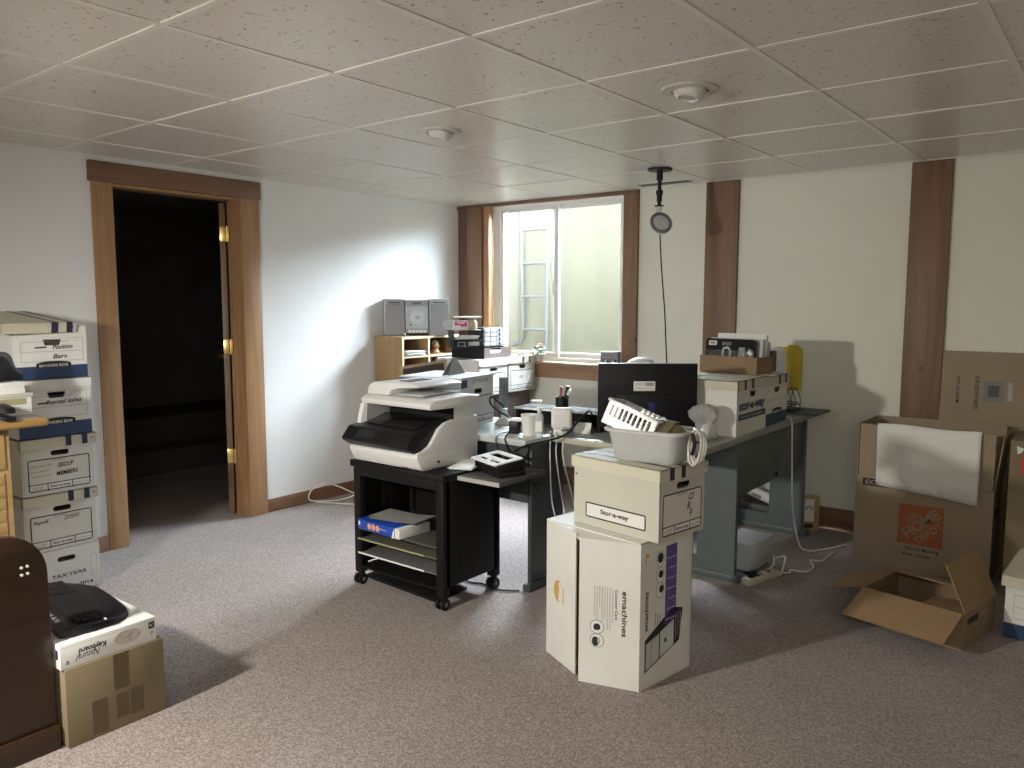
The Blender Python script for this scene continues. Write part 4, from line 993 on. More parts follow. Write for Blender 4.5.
folder('white folder stack left of the yellow folders on the desk corner', 4.455, -1.645, -1.54, FZ + .001, FZ + .375, PAPER, .03, -20, .03)
folder('front yellow folder standing in the wire rack on the desk corner', 4.60, -1.66, -1.575, FZ + .125, FZ + .370, YELL, .035, -12, .01)
folder('rear yellow folder nearest the cream wall on the desk corner', 4.665, -1.62, -1.525, FZ + .125, FZ + .378, mat('yellow_folder_dull', (.60, .47, .06), .55), .030, -12, .015)
t = thing('desk_mat', 'flat black mouse mat overhanging the far corner of the grey desk', 'mouse mat', (-1.555, 4.64, FZ), 0)
mb = MB(); mb.loft([[(x, y, z) for x, y in rrect(-.155, -.10, .165, .175, .02)] for z in (0, .008)], GREYD); mb.build('pad', t)
t = thing('power_cable', 'white power cable hanging over the desk edge down to the carpet', 'cable', (0, 0, 0))
mb = MB(); mb.tube([(-1.52, 4.33, FZ + .005), (-1.47, 4.30, FZ + .016), (-1.438, 4.28, FZ - .01), (-1.436, 4.30, .50), (-1.43, 4.32, .25), (-1.40, 4.34, .06), (-1.36, 4.36, .008), (-1.28, 4.46, .008), (-1.22, 4.6, .008)], .0045, CORDW, smooth=6); mb.build('cord', t)

# ------------------------------------------------------------------ under the main desk
t = thing('subwoofer', 'light grey box-shaped subwoofer on the carpet under the grey desk', 'speaker', (-1.452, 3.79, .0), 100 - 14)
mb = MB(); mb.box(0, .265, 0, .18, .018, .158, mat('sub_grey', (.52, .53, .53), .4), bev=.004); mb.build('cabinet', t)
mb = MB()
for x in (.03, .235):
    for y in (.03, .15): mb.cyl((x, y, 0), (x, y, .02), .014, BLACK, 12)
mb.build('feet', t)
t = thing('power_strip', 'beige power strip on the carpet in front of the grey subwoofer', 'power strip', (-1.42, 3.64, 0), 75)
mb = MB(); mb.box(0, .25, -.025, .025, .0, .034, mat('beige_plastic', (.55, .52, .42), .45), bev=.006); mb.build('case', t)
mb = MB()
for k in range(4): mb.box(.03 + .05 * k, .055 + .05 * k, -.012, .012, .034, .0350, BLACK)
mb.box(.035, .075, -.014, .014, .035, .065, BLACK, bev=.004); mb.build('sockets', t)
mb = MB(); mb.tube([(.25, 0, .015), (.32, -.03, .008), (.36, -.01, .008), (.40, -.07, .008), (.50, -.05, .008), (.58, .02, .008), (.62, -.02, .008), (.80, .02, .008)], .0042, CORDW, smooth=6); mb.build('cord', t)
t = thing('cord', 'thin white cord curling from behind the subwoofer to the power strip', 'cable', (0, 0, 0))
mb = MB(); mb.tube([(-1.47, 4.06, .03), (-1.42, 4.02, .05), (-1.39, 3.93, .03), (-1.40, 3.85, .02), (-1.37, 3.79, .03), (-1.385, 3.75, .05)], .005, CORDW, smooth=6); mb.tube([(-1.43, 4.09, .02), (-1.37, 4.05, .05), (-1.345, 3.95, .02), (-1.335, 3.88, .008), (-1.36, 3.82, .04)], .005, CORDW, smooth=6); mb.build('strands', t)
t = thing('rolled_paper', 'white rolled paper tube lying across the gap under the grey desk', 'tube', (0, 0, 0))
mb = MB(); mb.cyl((-1.90, 4.745, .225), (-1.70, 4.745, .165), .032, PAPER, 20); mb.cyl((-1.702, 4.745, .1656), (-1.698, 4.745, .1644), .025, GREYL, 20); mb.build('roll', t)
mb = MB(); Fq = Frame((-1.86, 4.7125, .205), (.2, 0, -.06), (.06, 0, .2)); mb.drect(Fq, .05, -.012, .11, .012, INKG, .002); mb.drect(Fq, 0, -.02, .02, .02, INK, .002); mb.build('print', t)
t = thing('storage_tub', 'low grey tub holding up the rolled paper against the wall under the desk', 'box', (-1.95, 4.715, 0), 0)
mb = MB(); mb.box(0, .30, 0, .10, 0, .128, GREYD, bev=.004); mb.build('body', t)
t = thing('outlet_box', 'small tan box with a printed white face by the far desk leg', 'box', (-1.480, 4.80, 0), 32)
mb = MB(); mb.box(-.045, .045, -.02, .05, 0, .205, mat('tan_block', (.42, .32, .15), .6, var=.06), bev=.002); mb.build('body', t)
mb = MB(); F = Frame((-.046, -.0205, 0), (1, 0, 0), (0, 0, 1)); mb.drect(F, .004, .06, .06, .195, WINK); mb.drect(F, .006, .02, .055, .045, INK)
for k in range(3): mb.drect(F, .012 + .016 * k, .13 + .01 * (k % 2), .02 + .016 * k, .15 + .01 * (k % 2), INKG, .0015)
mb.build('label', t)
t = thing('cord', 'white cord looped on the carpet against the left wall by the cart', 'cable', (0, 0, 0))
mb = MB(); mb.tube([(-4.06, 3.72, .42), (-4.10, 3.66, .2), (-4.16, 3.58, .06), (-4.24, 3.50, .012), (-4.33, 3.40, .008), (-4.355, 3.32, .03), (-4.355, 3.34, .09), (-4.33, 3.42, .13), (-4.26, 3.50, .10), (-4.20, 3.58, .05), (-4.05, 3.68, .008), (-3.8, 3.7, .008)], .0045, CORDW, smooth=6); mb.tube([(-4.34, 3.36, .008), (-4.2, 3.42, .008), (-4.0, 3.52, .008), (-3.8, 3.6, .008)], .0045, CORDW, smooth=6); mb.build('strands', t)
t = thing('cord', 'black cord trailing over the bright carpet under the cart and small desk', 'cable', (0, 0, 0))
mb = MB(); mb.tube([(-2.75, 2.95, .35), (-2.72, 2.93, .10), (-2.62, 2.90, .02), (-2.5, 2.84, .007), (-2.42, 2.86, .007), (-2.33, 2.84, .007), (-2.26, 2.87, .007), (-2.225, 2.895, .007)], .0045, BLACK, smooth=6); mb.tube([(-2.6, 2.70, .007), (-2.5, 2.66, .03), (-2.44, 2.72, .007), (-2.50, 2.78, .007)], .005, BLACK, smooth=6); mb.build('strands', t)

# ------------------------------------------------------------------ shelf unit in the corner with the stereo
t = thing('cubby_shelf', 'tan wooden cubby shelf against the left wall under the silver stereo', 'shelf', (0, 0, 0))
sx0, sx1, sy0, sy1, sz = -4.37, -4.09, 3.95, 4.55, 1.12
mb = MB(); mb.box(sx0, sx1, sy0, sy1, sz - .018, sz, TANW); mb.box(sx1, sx1 + .002, sy0, sy1, sz - .018, sz, TANE); mb.build('top', t)
for y in (sy0, sy1 - .018):
    mb = MB(); mb.box(sx0, sx1, y, y + .018, 0, sz - .018, TANW); mb.box(sx1, sx1 + .002, y, y + .018, 0, sz - .018, TANE); mb.build('side', t)
ym = sy0 + .265
mb = MB(); mb.box(sx0 + .01, sx1, ym, ym + .016, .10, sz - .018, TANW); mb.box(sx1, sx1 + .002, ym, ym + .016, .10, sz - .018, TANE); mb.build('divider', t)
for z in (.98, .82, .60, .40, .10):
    mb = MB(); mb.box(sx0 + .01, sx1, sy0 + .018, sy1 - .018, z - .014, z, TANW); mb.box(sx1, sx1 + .002, sy0 + .018, sy1 - .018, z - .014, z, TANE); mb.build('shelf', t)
mb = MB(); mb.box(sx0, sx0 + .008, sy0 + .01, sy1 - .01, .02, sz - .02, mat('backing_brown', (.10, .07, .05), .7)); mb.build('back', t)
t = thing('paper_stack', 'loose white papers in the left cubby of the tan shelf', 'paper', (-4.10, 4.09, .981), 90)
mb = MB()
for k in range(6): mb.box(-.10 + random.uniform(-.012, .012), .10 + random.uniform(-.012, .012), -.012 * (k % 3), .2, .0055 * k, .0055 * k + .004, PAPER)
mb.build('sheets', t)
t = thing('carved_ornament', 'small brown ornament in the right cubby of the tan shelf', 'ornament', (-4.16, 4.36, .981), 0)
mb = MB(); mb.lathe([(.035, 0), (.038, .01), (.022, .03), (.032, .055), (.018, .085), (0, .09)], mat('ornament_brown', (.28, .12, .06), .5, var=.15)); mb.build('figure', t)
mb = MB(); mb.lathe([(.024, .07), (.028, .08), (.012, .098), (0, .10)], BOXC); mb.build('cap', t)

t = thing('stereo', 'silver compact stereo with two speakers on the tan cubby shelf', 'stereo', (-4.20, 4.205, 1.1202), 52)
mb = MB(); mb.box(-.085, .085, -.05, .085, .012, .262, SILVER, bev=.008); mb.build('main_unit', t)
F = Frame((-.085, -.0505, 0), (1, 0, 0), (0, 0, 1))
mb = MB(); mb.plate(Frame((-.078, -.058, .052), (1, 0, 0), (0, 0, 1)), rrect(0, 0, .156, .160, .006), [], .009, SILVL)
mb.plate(Frame((-.080, -.056, .216), (1, 0, 0), (0, 0, 1)), rrect(0, 0, .16, .042, .006), [], .007, SILVER); mb.build('front_panel', t)
mb = MB(); Fd = Frame((0, -.0585, .135), (1, 0, 0), (0, 0, 1)); mb.ddisc(Fd, 0, 0, .052, .052, mat('disc_door', (.62, .66, .70), .2), .0012, 32); mb.ddisc(Fd, 0, 0, .014, .012, GREYM, .0020, 20); mb.ddisc(Fd, 0, .002, .010, .008, SILVL, .0026, 20); mb.ddisc(Fd, -.05, -.055, .006, .006, BLACK, .002, 12); mb.build('disc_door', t)
mb = MB(); mb.drect(Frame((-.085, -.0565, 0), (1, 0, 0), (0, 0, 1)), .045, .228, .115, .248, mat('lcd_grey', (.16, .19, .19), .2), .001); mb.build('display', t)
mb = MB()
for k in range(5): mb.box(-.068 + .028 * k, -.046 + .028 * k, -.064, -.050, .022, .040, WHITEP, bev=.002)
mb.box(-.085, .085, -.060, -.045, .0, .018, BLACK, bev=.004); mb.build('buttons', t)
for sgn in (-1, 1):
    mb = MB(); x = sgn * .165; mb.box(x - .074, x + .074, -.052, .06, 0, .268, SILVER, bev=.007); sp = mb.build('speaker', t)
    mb = MB(); mb.plate(Frame((x - .068, -.055, .008), (1, 0, 0), (0, 0, 1)), rrect(0, 0, .136, .222, .006), [], .004, SILVD); mb.build('grille', sp)
    mb = MB(); mb.box(x - .045, x + .045, -.056, -.052, .238, .244, BLACK); mb.build('badge', sp)

# ------------------------------------------------------------------ dark cabinet with boxes and desk organizers under the window
t = thing('file_cabinet', 'dark brown cabinet under the window carrying two archive boxes', 'cabinet', (0, 0, 0))
mb = MB(); mb.box(-4.05, -3.60, 4.12, 4.80, .05, .716, UMBER, bev=.003); mb.build('body', t)
for k in range(3):
    mb = MB(); mb.box(-3.60, -3.588, 4.135, 4.785, .06 + .22 * k, .268 + .22 * k, UMBER, bev=.003); d = mb.build('drawer', t)
    mb = MB(); mb.lathe([(.004, 0), (.006, .012), (.012, .02), (0, .026)], CHROME, mx=Matrix.Translation((-3.589, 4.46, .17 + .22 * k)) @ Matrix.Rotation(PI / 2, 4, 'Y')); mb.build('knob', d)
mb = MB(); mb.box(-4.04, -3.61, 4.13, 4.79, 0, .05, BLACKM); mb.build('plinth', t)
filebox('file_box', 'plain white archive box under the dark trays by the window', (-3.555, 4.154, .7165), 90, .315, .385, .252, BOXW, BOXW, 'stor')
filebox('file_box', 'cream archive box with a round mark under the window sill', (-3.560, 4.497, .7165), 90, .315, .385, .252, BOXC, BOXL, 'stor', hand=[('(8)', .45, .62, .18, .18, INKG)], hole='rect', stripes=((.48, .55), (.72, .79)))
ZT = .7165 + .252 + .0006
t = thing('letter_tray', 'dark brown letter tray on the plain white archive box by the window', 'letter tray', (-3.585, 4.255, ZT), 90)
mb = MB(); F = Frame((0, 0, 0), (1, 0, 0), (0, 0, 1))
mb.plate(F, rect(0, 0, .30, .075), [rrect(.06, .035, .19, .072, .015)], .005, mat('tray_brown', (.15, .115, .105), .5))
mb.box(0, .004, .005, .31, 0, .075, BLACKM); mb.box(.296, .30, .005, .31, 0, .075, BLACKM); mb.box(0, .30, .305, .31, 0, .075, BLACKM); mb.box(0, .30, .005, .31, 0, .004, BLACKM); mb.box(0, .30, .07, .31, .0755, .079, BLACKM); mb.build('tray', t)
mb = MB(); mb.box(.03, .27, .02, .29, .006, .05, PAPER); mb.build('papers', t)
t = thing('drawer_organizer', 'small black organizer with clear drawers on the dark letter tray', 'organizer', (-3.60, 4.325, ZT + .0796), 90)
mb = MB(); mb.box(.0, .215, .06, .20, 0, .135, BLACK, bev=.003); mb.build('frame', t)
for r in range(4):
    for c in range(3):
        mb = MB(); x = .006 + .0695 * c; mb.box(x, x + .064, .048, .075, .005 + .0322 * r, .034 + .0322 * r, CLEAR, bev=.003)
        if c == 1: mb.box(x + .014, x + .05, .0465, .048, .010 + .0322 * r, .028 + .0322 * r, PAPER)
        elif c == 2: mb.box(x + .02, x + .04, .0475, .049, .008 + .0322 * r, .03 + .0322 * r, BLACKM)
        d = mb.build('drawer', t)
t = thing('desk_radio', 'black flat radio with a pale display beside the clear drawer organizer', 'radio', (-3.66, 4.14, ZT + .0796) , 60)
mb = MB(); mb.box(-.085, .125, -.005, .135, 0, .055, BLACK, bev=.004); mb.build('body', t)
mb = MB(); mb.box(-.06, .0, -.008, -.004, .012, .044, GREYM, bev=.002); mb.box(-.05, -.01, -.0095, -.0075, .018, .036, BLACK); mb.build('display', t)
mb = MB(); mb.box(.02, .10, -.0075, -.004, .015, .042, GREYL, bev=.001); mb.build('panel', t)
t = thing('paper_tray', 'black wire tray of papers on top of the flat radio', 'tray', (-3.66, 4.14, ZT + .1352), 60)
mb = MB(); mb.box(-.085, .12, 0, .13, 0, .004, BLACK)
for x in (-.085, .117): mb.box(x, x + .003, 0, .13, 0, .07, BLACK)
mb.box(-.085, .12, 0, .13, .066, .07, GREYL); mb.build('frame', t)
mb = MB(); mb.box(-.07, .10, .01, .12, .005, .022, PAPER); mb.box(.02, .11, -.01, .10, .022, .028, PAPER, mx=Matrix.Rotation(math.radians(8), 4, 'Z')); mb.build('papers', t)
ZP = ZT + .1352 + .0706
t = thing('carton', 'small white carton with a magenta panel on top of the paper tray', 'box', (-3.69, 4.12, ZP), 60)
mb = MB(); mb.box(-.05, .06, .0, .07, 0, .062, BOXW, bev=.002); F = Frame((-.05, -.0, 0), (1, 0, 0), (0, 0, 1)); mb.drect(F, .012, .022, .10, .058, PINK); mb.drect(F, .0, .0, .055, .03, WINK, .0014); mb.dline(F, [(.03, .047), (.08, .047)], .006, WINK, .0016); mb.build('body', t)
t = thing('tape_roll', 'clear tape roll standing left of the magenta carton', 'tape', (-3.765, 4.075, ZP), 45)
mb = MB(); Rr = Matrix.Rotation(PI / 2, 4, 'X'); mb.lathe([(.020, -.011), (.036, -.011), (.036, .011), (.020, .011), (.020, -.011)], mat('clear_tape', (.62, .64, .64), .2, alpha=.8), mx=Matrix.Translation((0, 0, .036)) @ Rr); mb.build('roll', t)
t = thing('brown_jar', 'squat tan jar beside the magenta carton by the window', 'jar', (-3.66, 4.21, ZP), 0)
mb = MB(); mb.lathe([(.030, 0), (.036, .008), (.038, .05), (.030, .064), (.026, .066)], mat('jar_tan', (.36, .29, .20), .5, var=.2, scale=60)); mb.build('jar_body', t)
mb = MB(); mb.lathe([(.027, .066), (.028, .078), (0, .08)], mat('jar_lid', (.25, .17, .10), .5)); mb.build('jar_lid', t)
t = thing('plastic_tray', 'thin white tray balanced on the jar and carton by the window', 'tray', (-3.68, 4.19, ZP + .0806), 60)
mb = MB(); mb.box(-.085, .095, -.02, .06, 0, .008, WHITEP, bev=.002); mb.box(-.09, .10, -.025, .065, .008, .011, WHITEP, bev=.001); mb.build('plate', t)
t = thing('scissors', 'black handled scissors lying on the cream archive box below the window', 'scissors', (-3.66, 4.60, ZT), 70)
mb = MB()
for k in (0, 1): mb.tube([(.10 + .012 * k, .0, .006), (.125, .018 + .01 * k, .012), (.155, .012 + .014 * k, .02), (.15, -.01 + .014 * k, .02), (.12, -.008 + .008 * k, .012), (.10 + .012 * k, 0, .006)], .005, BLACK, smooth=4)
mb.build('handle', t)
mb = MB(); mb.box(-.05, .11, -.006, .006, .003, .006, CHROME); mb.box(-.05, .11, -.004, .010, .006, .009, GREYM); mb.build('blade', t)
t = thing('picture_frame', 'tan wooden picture frame leaning between the cubby shelf and the white archive boxes', 'frame', (-3.87, 3.90, .0), 62)
mb = MB(); mb.plate(Frame((-.11, 0, .62), (1, 0, .12), (-.04, .20, 1)), rect(0, 0, .34, .31), [rect(.02, .02, .32, .29)], .015, mat('frame_tan', (.40, .32, .20), .5)); mb.build('frame_rails', t)
mb = MB(); mb.plate(Frame((-.11, .004, .62), (1, 0, .12), (-.04, .20, 1)), rect(.01, .01, .33, .30), [], .004, UMBER); mb.build('picture', t)
t = thing('storage_stool', 'low dark stool carrying the tan frame beside the cubby shelf', 'stool', (-3.87, 3.90, 0), 62)
mb = MB(); mb.box(-.13, .18, -.06, .05, .585, .612, UMBER, bev=.003); mb.build('seat', t)
for x in (-.12, .145):
    for y in (-.055, .02):
        mb = MB(); mb.box(x, x + .025, y, y + .025, 0, .585, UMBER); mb.build('leg', t)

# window sill things
t = thing('flower_pot', 'small pot of pink flowers on the window sill', 'flower pot', (-3.535, 4.845, .9222), 0); t.scale = (1.35, 1.35, 1.35)
mb = MB(); mb.lathe([(.022, 0), (.024, .004), (.032, .038), (.035, .042), (.030, .042), (.022, .036), (0, .034)], POTM); mb.build('pot', t)
mb = MB()
for k in range(110):
    a = random.uniform(0, 2 * PI); r = random.uniform(.005, .040); z = .035 + random.uniform(0, .05); p = V((r * math.cos(a), r * math.sin(a), z)); s_ = random.uniform(.012, .020); d = V((math.cos(a + .5), math.sin(a + .5), random.uniform(-.3, .8))).normalized() * s_; q = d.cross(V((0, 0, 1))).normalized() * s_ * .5
    mb.poly([p, p + d * .5 + q, p + d, p + d * .5 - q], LEAF)
mb.build('leaves', t)
mb = MB()
for px, py, pz in ((0, 0, .095), (.014, .008, .085), (-.016, .004, .082), (.004, -.016, .080), (-.010, -.012, .07), (.02, -.012, .066)):
    for k in range(6):
        a = 2 * PI * k / 6; mb.poly([(px, py, pz), (px + .010 * math.cos(a - .4), py + .010 * math.sin(a - .4), pz + .005), (px + .013 * math.cos(a), py + .013 * math.sin(a), pz + .002), (px + .010 * math.cos(a + .4), py + .010 * math.sin(a + .4), pz + .005)], PETAL)
mb.build('blossoms', t)
t = thing('keepsake_box', 'small grey printed box on the right end of the window sill', 'box', (-2.915, 4.84, .9222), 14)
mb = MB(); mb.box(-.065, .065, -.03, .035, 0, .098, mat('grey_print', (.24, .22, .23), .6, var=.1), bev=.002); mb.build('body', t)
mb = MB(); F = Frame((-.065, -.0305, 0), (1, 0, 0), (0, 0, 1)); mb.drect(F, .008, .052, .122, .088, mat('mauve_print', (.34, .31, .33), .6), .001)
for k in range(6): mb.ddisc(F, .02 + .018 * k, .026 + .006 * (k % 2), .006, .012, (INKG, WINK, INK)[k % 3], .0012, 8)
mb.dline(F, [(.025, .07), (.105, .07)], .006, INKG, .0014); mb.build('print', t)

# ------------------------------------------------------------------ ceiling fittings
def downlight(label, x, y, R, ang):
    t = thing('recessed_light', label, 'ceiling light', (x, y, H - .0035), ang, 'recessed ceiling lights')
    mb = MB(); mb.lathe([(R * .62, .002), (R * .64, -.006), (R * .96, -.004), (R, 0), (R, .0033), (R * .62, .0033)], mat('light_trim', (.60, .59, .56), .3)); mb.build('trim_ring', t)
    mb = MB(); mb.lathe([(R * .60, .0), (R * .56, -.016), (R * .42, -.030), (R * .34, -.032), (R * .30, -.022), (0, -.018)], mat('eyeball', (.66, .66, .64), .2), mx=Matrix.Rotation(math.radians(12), 4, 'Y')); mb.build('eyeball', t)
    mb = MB(); mb.lathe([(R * .29, -.0265), (R * .2, -.028), (0, -.029)], mat('unlit_bulb', (.42, .42, .40), .25), mx=Matrix.Rotation(math.radians(12), 4, 'Y')); mb.build('bulb', t)
downlight('unlit round ceiling light nearer the window wall, left of the two', -2.542, 2.709, .095, 20)
downlight('unlit round ceiling light on the right, the larger looking of the two', -1.334, 2.741, .105, 50)
t = thing('ceiling_vent', 'narrow dark slot vent in the ceiling above the window end', 'vent', (-2.475, 4.755, H - .0035), 0)
mb = MB(); F = Frame((-.20, .065, 0), (1, 0, 0), (0, -1, 0)); mb.plate(F, rect(0, 0, .40, .13), [rect(.02, .02, .38, .11)], .003, TBAR); mb.build('frame', t)
mb = MB(); mb.box(-.18, .18, -.045, .045, -.0008, -.0002, BLACKM)
for k in range(3): mb.box(-.18, .18, -.026 + .024 * k, -.020 + .024 * k, -.003, -.001, GREYM)
mb.build('slats', t)
t = thing('ceiling_spotlight', 'round grey spotlight hanging from the ceiling on a black pole', 'spotlight', (-2.227, 4.215, 0), 0)
mb = MB(); mb.lathe([(.068, H - .016), (.070, H - .012), (.070, H - .004), (0, H - .0036)], BLACK); mb.build('ceiling_plate', t)
mb = MB(); mb.cyl((0, 0, H - .015), (0, 0, 1.90), .011, BLACK); mb.cyl((0, 0, H - .07), (0, 0, H - .016), .018, BLACK); mb.cyl((0, 0, 1.985), (0, 0, 2.01), .020, BLACK); mb.cyl((0, 0, 1.945), (0, 0, 1.985), .015, BLACK)
mb.cyl((0, 0, 1.918), (0, 0, 1.925), .026, BLACK); mb.cyl((0, 0, 1.89), (0, 0, 1.918), .013, CHROME); mb.build('pole', t)
mb = MB(); Rm = Matrix.Translation((.012, -.006, 1.818)) @ Matrix.Rotation(math.radians(50), 4, 'Z') @ Matrix.Rotation(math.radians(90 - 24), 4, 'X')
mb.lathe([(.0, -.060), (.03, -.056), (.052, -.038), (.062, -.012), (.064, .010), (.066, .016), (.060, .018), (.058, .010), (0, .008)], mat('spot_shell', (.66, .67, .65), .3), mx=Rm, seg=32); hd = mb.build('lamp_head', t)
mb = MB(); mb.lathe([(.057, .009), (.055, .013), (.03, .016), (0, .017)], LENS, mx=Rm, seg=32); mb.build('lens', hd)
mb = MB(); mb.lathe([(.0660, .006), (.0675, .012), (.066, .019), (.059, .0205), (.0575, .014)], GREYM, mx=Rm, seg=32); mb.build('bezel', hd)
mb = MB(); mb.tube([(.012, -.006, 1.76), (.02, .0, 1.60), (.035, .01, 1.40), (.04, .02, 1.30), (.055, .03, 1.0), (.07, .04, .78), (.08, .04, .734)], .004, BLACK, smooth=4); mb.build('power_cord', t)

# ------------------------------------------------------------------ cartons on the right
t = thing('moving_carton', 'large brown moving carton with an orange logo, flaps standing open', 'box', (-1.118, 4.36, 0), 0)
w_, d_, h_, fh, e = .628, .385, .465, .275, .005
F = Frame((0, 0, 0), (1, 0, 0), (0, 0, 1)); mb = MB()
mb.box(0, w_, 0, e, 0, h_, CARDG); mb.box(0, w_, d_ - e, d_, 0, h_, CARDG); mb.box(0, e, e, d_ - e, 0, h_, CARDG); mb.box(w_ - e, w_, e, d_ - e, 0, h_, CARDG); mb.box(e, w_ - e, e, d_ - e, 0, e, CARDG)
lx, lz, ls = .215, .145, .205
mb.drect(F, lx, lz, lx + ls, lz + ls, ORNG); c = CARDG
mb.text(F, 'THE', lx + .062, lz + .138, .06, .034, c, bold=.03, rot=.72); mb.text(F, 'HOME', lx + .105, lz + .112, .20, .056, c, bold=.04, rot=.72); mb.text(F, 'DEPOT', lx + .142, lz + .070, .15, .036, c, bold=.03, rot=.72)
mb.text(F, 'Home Moving', lx + .115, lz - .025, .15, .022, INK, bold=.01); mb.text(F, 'Box Large', lx + .09, lz - .055, .13, .020, INK, bold=.01)
mb.drect(F, .035, .418, .165, .456, INK); mb.text(F, 'EXTRA', .10, .437, .105, .024, CARDG, off=.0018, bold=.03)
Fr = Frame((w_, 0, 0), (0, 1, 0), (0, 0, 1)); mb.drect(Fr, .05, .33, .16, .36, INK); mb.drect(Fr, .05, .42, .30, .445, INKG)
mb.build('body', t)
mb = MB(); mb.box(.012, w_ - .006, 0, e, h_ + .001, h_ + fh, CARDG, mx=None); mb.build('flap', t)
mb = MB(); mb.box(.006, w_ - .006, d_ - e, d_, h_ + .001, h_ + fh, CARDG); mb.build('flap', t)
mb = MB(); mb.box(0, e, .008, d_ - .008, h_ + .001, h_ + fh, CARDG); mb.build('flap', t)
mb = MB(); Rf = Matrix.Translation((w_, 0, h_)) @ Matrix.Rotation(math.radians(6), 4, 'Y') @ Matrix.Translation((-w_, 0, -h_)); mb.box(w_ - e, w_, .010, d_ - .012, h_ + .001, h_ + fh - .01, CARDG, mx=Rf)
mb.build('flap', t)
# white sheet over the front flap
t = thing('white_cloth', 'folded white cloth draped over the front flap of the orange-logo carton', 'cloth', (-1.118, 4.36, 0), 0)
zt = h_ + fh + .004; mb = MB(); path = []
rows = [(.030, -.16), (.026, -.05), (.018, -.012), (.008, .002), (-.004, .002), (-.014, -.010), (-.018, -.05), (-.020, -.10), (-.022, -.17), (-.024, -.24), (-.026, -.305)]
nx = 26; rings = []
for j, (yy, zz) in enumerate(rows):
    row = []
    for i in range(nx + 1):
        s_ = i / nx; x = .095 + .468 * s_; drop = max(0, (j - 4) / 6)
        y = yy - drop * (.006 * math.sin(5 * s_ * PI + 1) + .010 * (s_ < .12) * (1 - s_ / .12)) - (.012 * math.sin(s_ * 9 + 2) ** 2) * drop
        z = zt + zz - drop * (.052 * s_ * .9) + .004 * math.sin(7 * s_) * (1 - drop) + (.012 if s_ < .04 else 0) * drop
        row.append((x + .014 * drop * (1 - s_) * (j > 4), y, z))
    rings.append(row)
mb.loft(rings, PAPER, cap=False, closed=False); o = mb.build('sheet', t)
md = o.modifiers.new('thick', 'SOLIDIFY'); md.thickness = .004; md.offset = 0
mb = MB(); rings = []
for j, (yy, zz) in enumerate([(-.030, -.265), (-.034, -.292), (-.032, -.322)]):
    rings.append([(.112 + .280 * i / 12, yy - .004 * math.sin(i), zt + zz + .012 - .022 * (i / 12)) for i in range(13)])
mb.loft(rings, PAPER, cap=False, closed=False); o = mb.build('fold', t); md = o.modifiers.new('thick', 'SOLIDIFY'); md.thickness = .004
# flattened carton against the wall
t = thing('flattened_carton', 'flattened brown cardboard leaning on the wall behind the orange-logo carton', 'cardboard', (-.830, 4.81, 0), 0)
mb = MB(); Rl = Matrix.Rotation(math.radians(-3.4), 4, 'X'); F = Frame((0, 0, .002), (1, 0, 0), Rl @ V((0, 0, 1)))
mb.plate(F, rect(0, 0, .86, 1.108), [], .010, CARDG)
mb.text(F, 'MADE IN USA', .082, .90, .145, .016, INK, rot=PI / 2, bold=.01); mb.text(F, 'CORRUGATED BOX', .172, .89, .185, .020, INK, rot=PI / 2, bold=.015)
mb.drect(F, .205, .845, .295, .955, INKG); mb.drect(F, .225, .87, .275, .93, mat('ink_green', (.10, .11, .09), .7), .0014); mb.drect(F, .315, .855, .335, .95, INKL)
mb.dring(F, .405, .77, .60, 1.0, .004, .0015, INKG)
for k in range(8): mb.drect(F, .43 + .02 * k, .905, .438 + .02 * k, .98, INKL); mb.drect(F, .43 + .02 * k, .80, .438 + .02 * k, .87, INKL)
mb.build('sheet', t)
# small open carton
t = thing('open_carton', 'small brown carton lying open with spread flaps before the orange-logo carton', 'box', (-.862, 3.545, 0), -11.5)
w_, d_, h_, e = .405, .34, .15, .005; mb = MB()
mb.box(0, w_, 0, e, 0, h_, CARD); mb.box(0, w_, d_ - e, d_, 0, h_, CARD); mb.box(0, e, e, d_ - e, 0, h_, CARD); mb.box(w_ - e, w_, e, d_ - e, 0, h_, CARD); mb.box(e, w_ - e, e, d_ - e, 0, e, CARDIN)
Fr = Frame((w_, 0, 0), (0, 1, 0), (0, 0, 1)); mb.drect(Fr, .04, .095, .15, .122, INK); mb.drect(Fr, .18, .10, .23, .118, INKG); mb.build('body', t)
def flp(a, b, d, m=CARDIN):
    mb = MB(); a, b, d = V(a), V(b), V(d); r = (b - a).normalized(); F = Frame(a, r, d.normalized()); L_ = (b - a).length; H_ = d.length
    mb.plate(F, rect(0, 0, L_, H_), [], .004, m); mb.build('flap', t)
flp((w_ - .003, .0, h_ + .002), (.003, .0, h_ + .002), (.0, -.18, -.072))
flp((.0, .006, h_ + .002), (.0, d_ - .006, h_ + .002), (-.185, .03, -.055))
flp((w_, d_ - .004, h_ + .002), (w_, .004, h_ + .002), (-.095, .04, .165))
flp((.006, d_, h_ + .002), (w_ - .006, d_, h_ + .002), (.0, -.13, .03))
mb = MB(); mb.box(.02, w_ - .02, .02, d_ - .02, e, .02, BLACKM); mb.box(.18, .38, .06, d_ - .03, .06, .065, CARDIN, mx=Matrix.Rotation(math.radians(-6), 4, 'Y')); mb.build('insert', t)
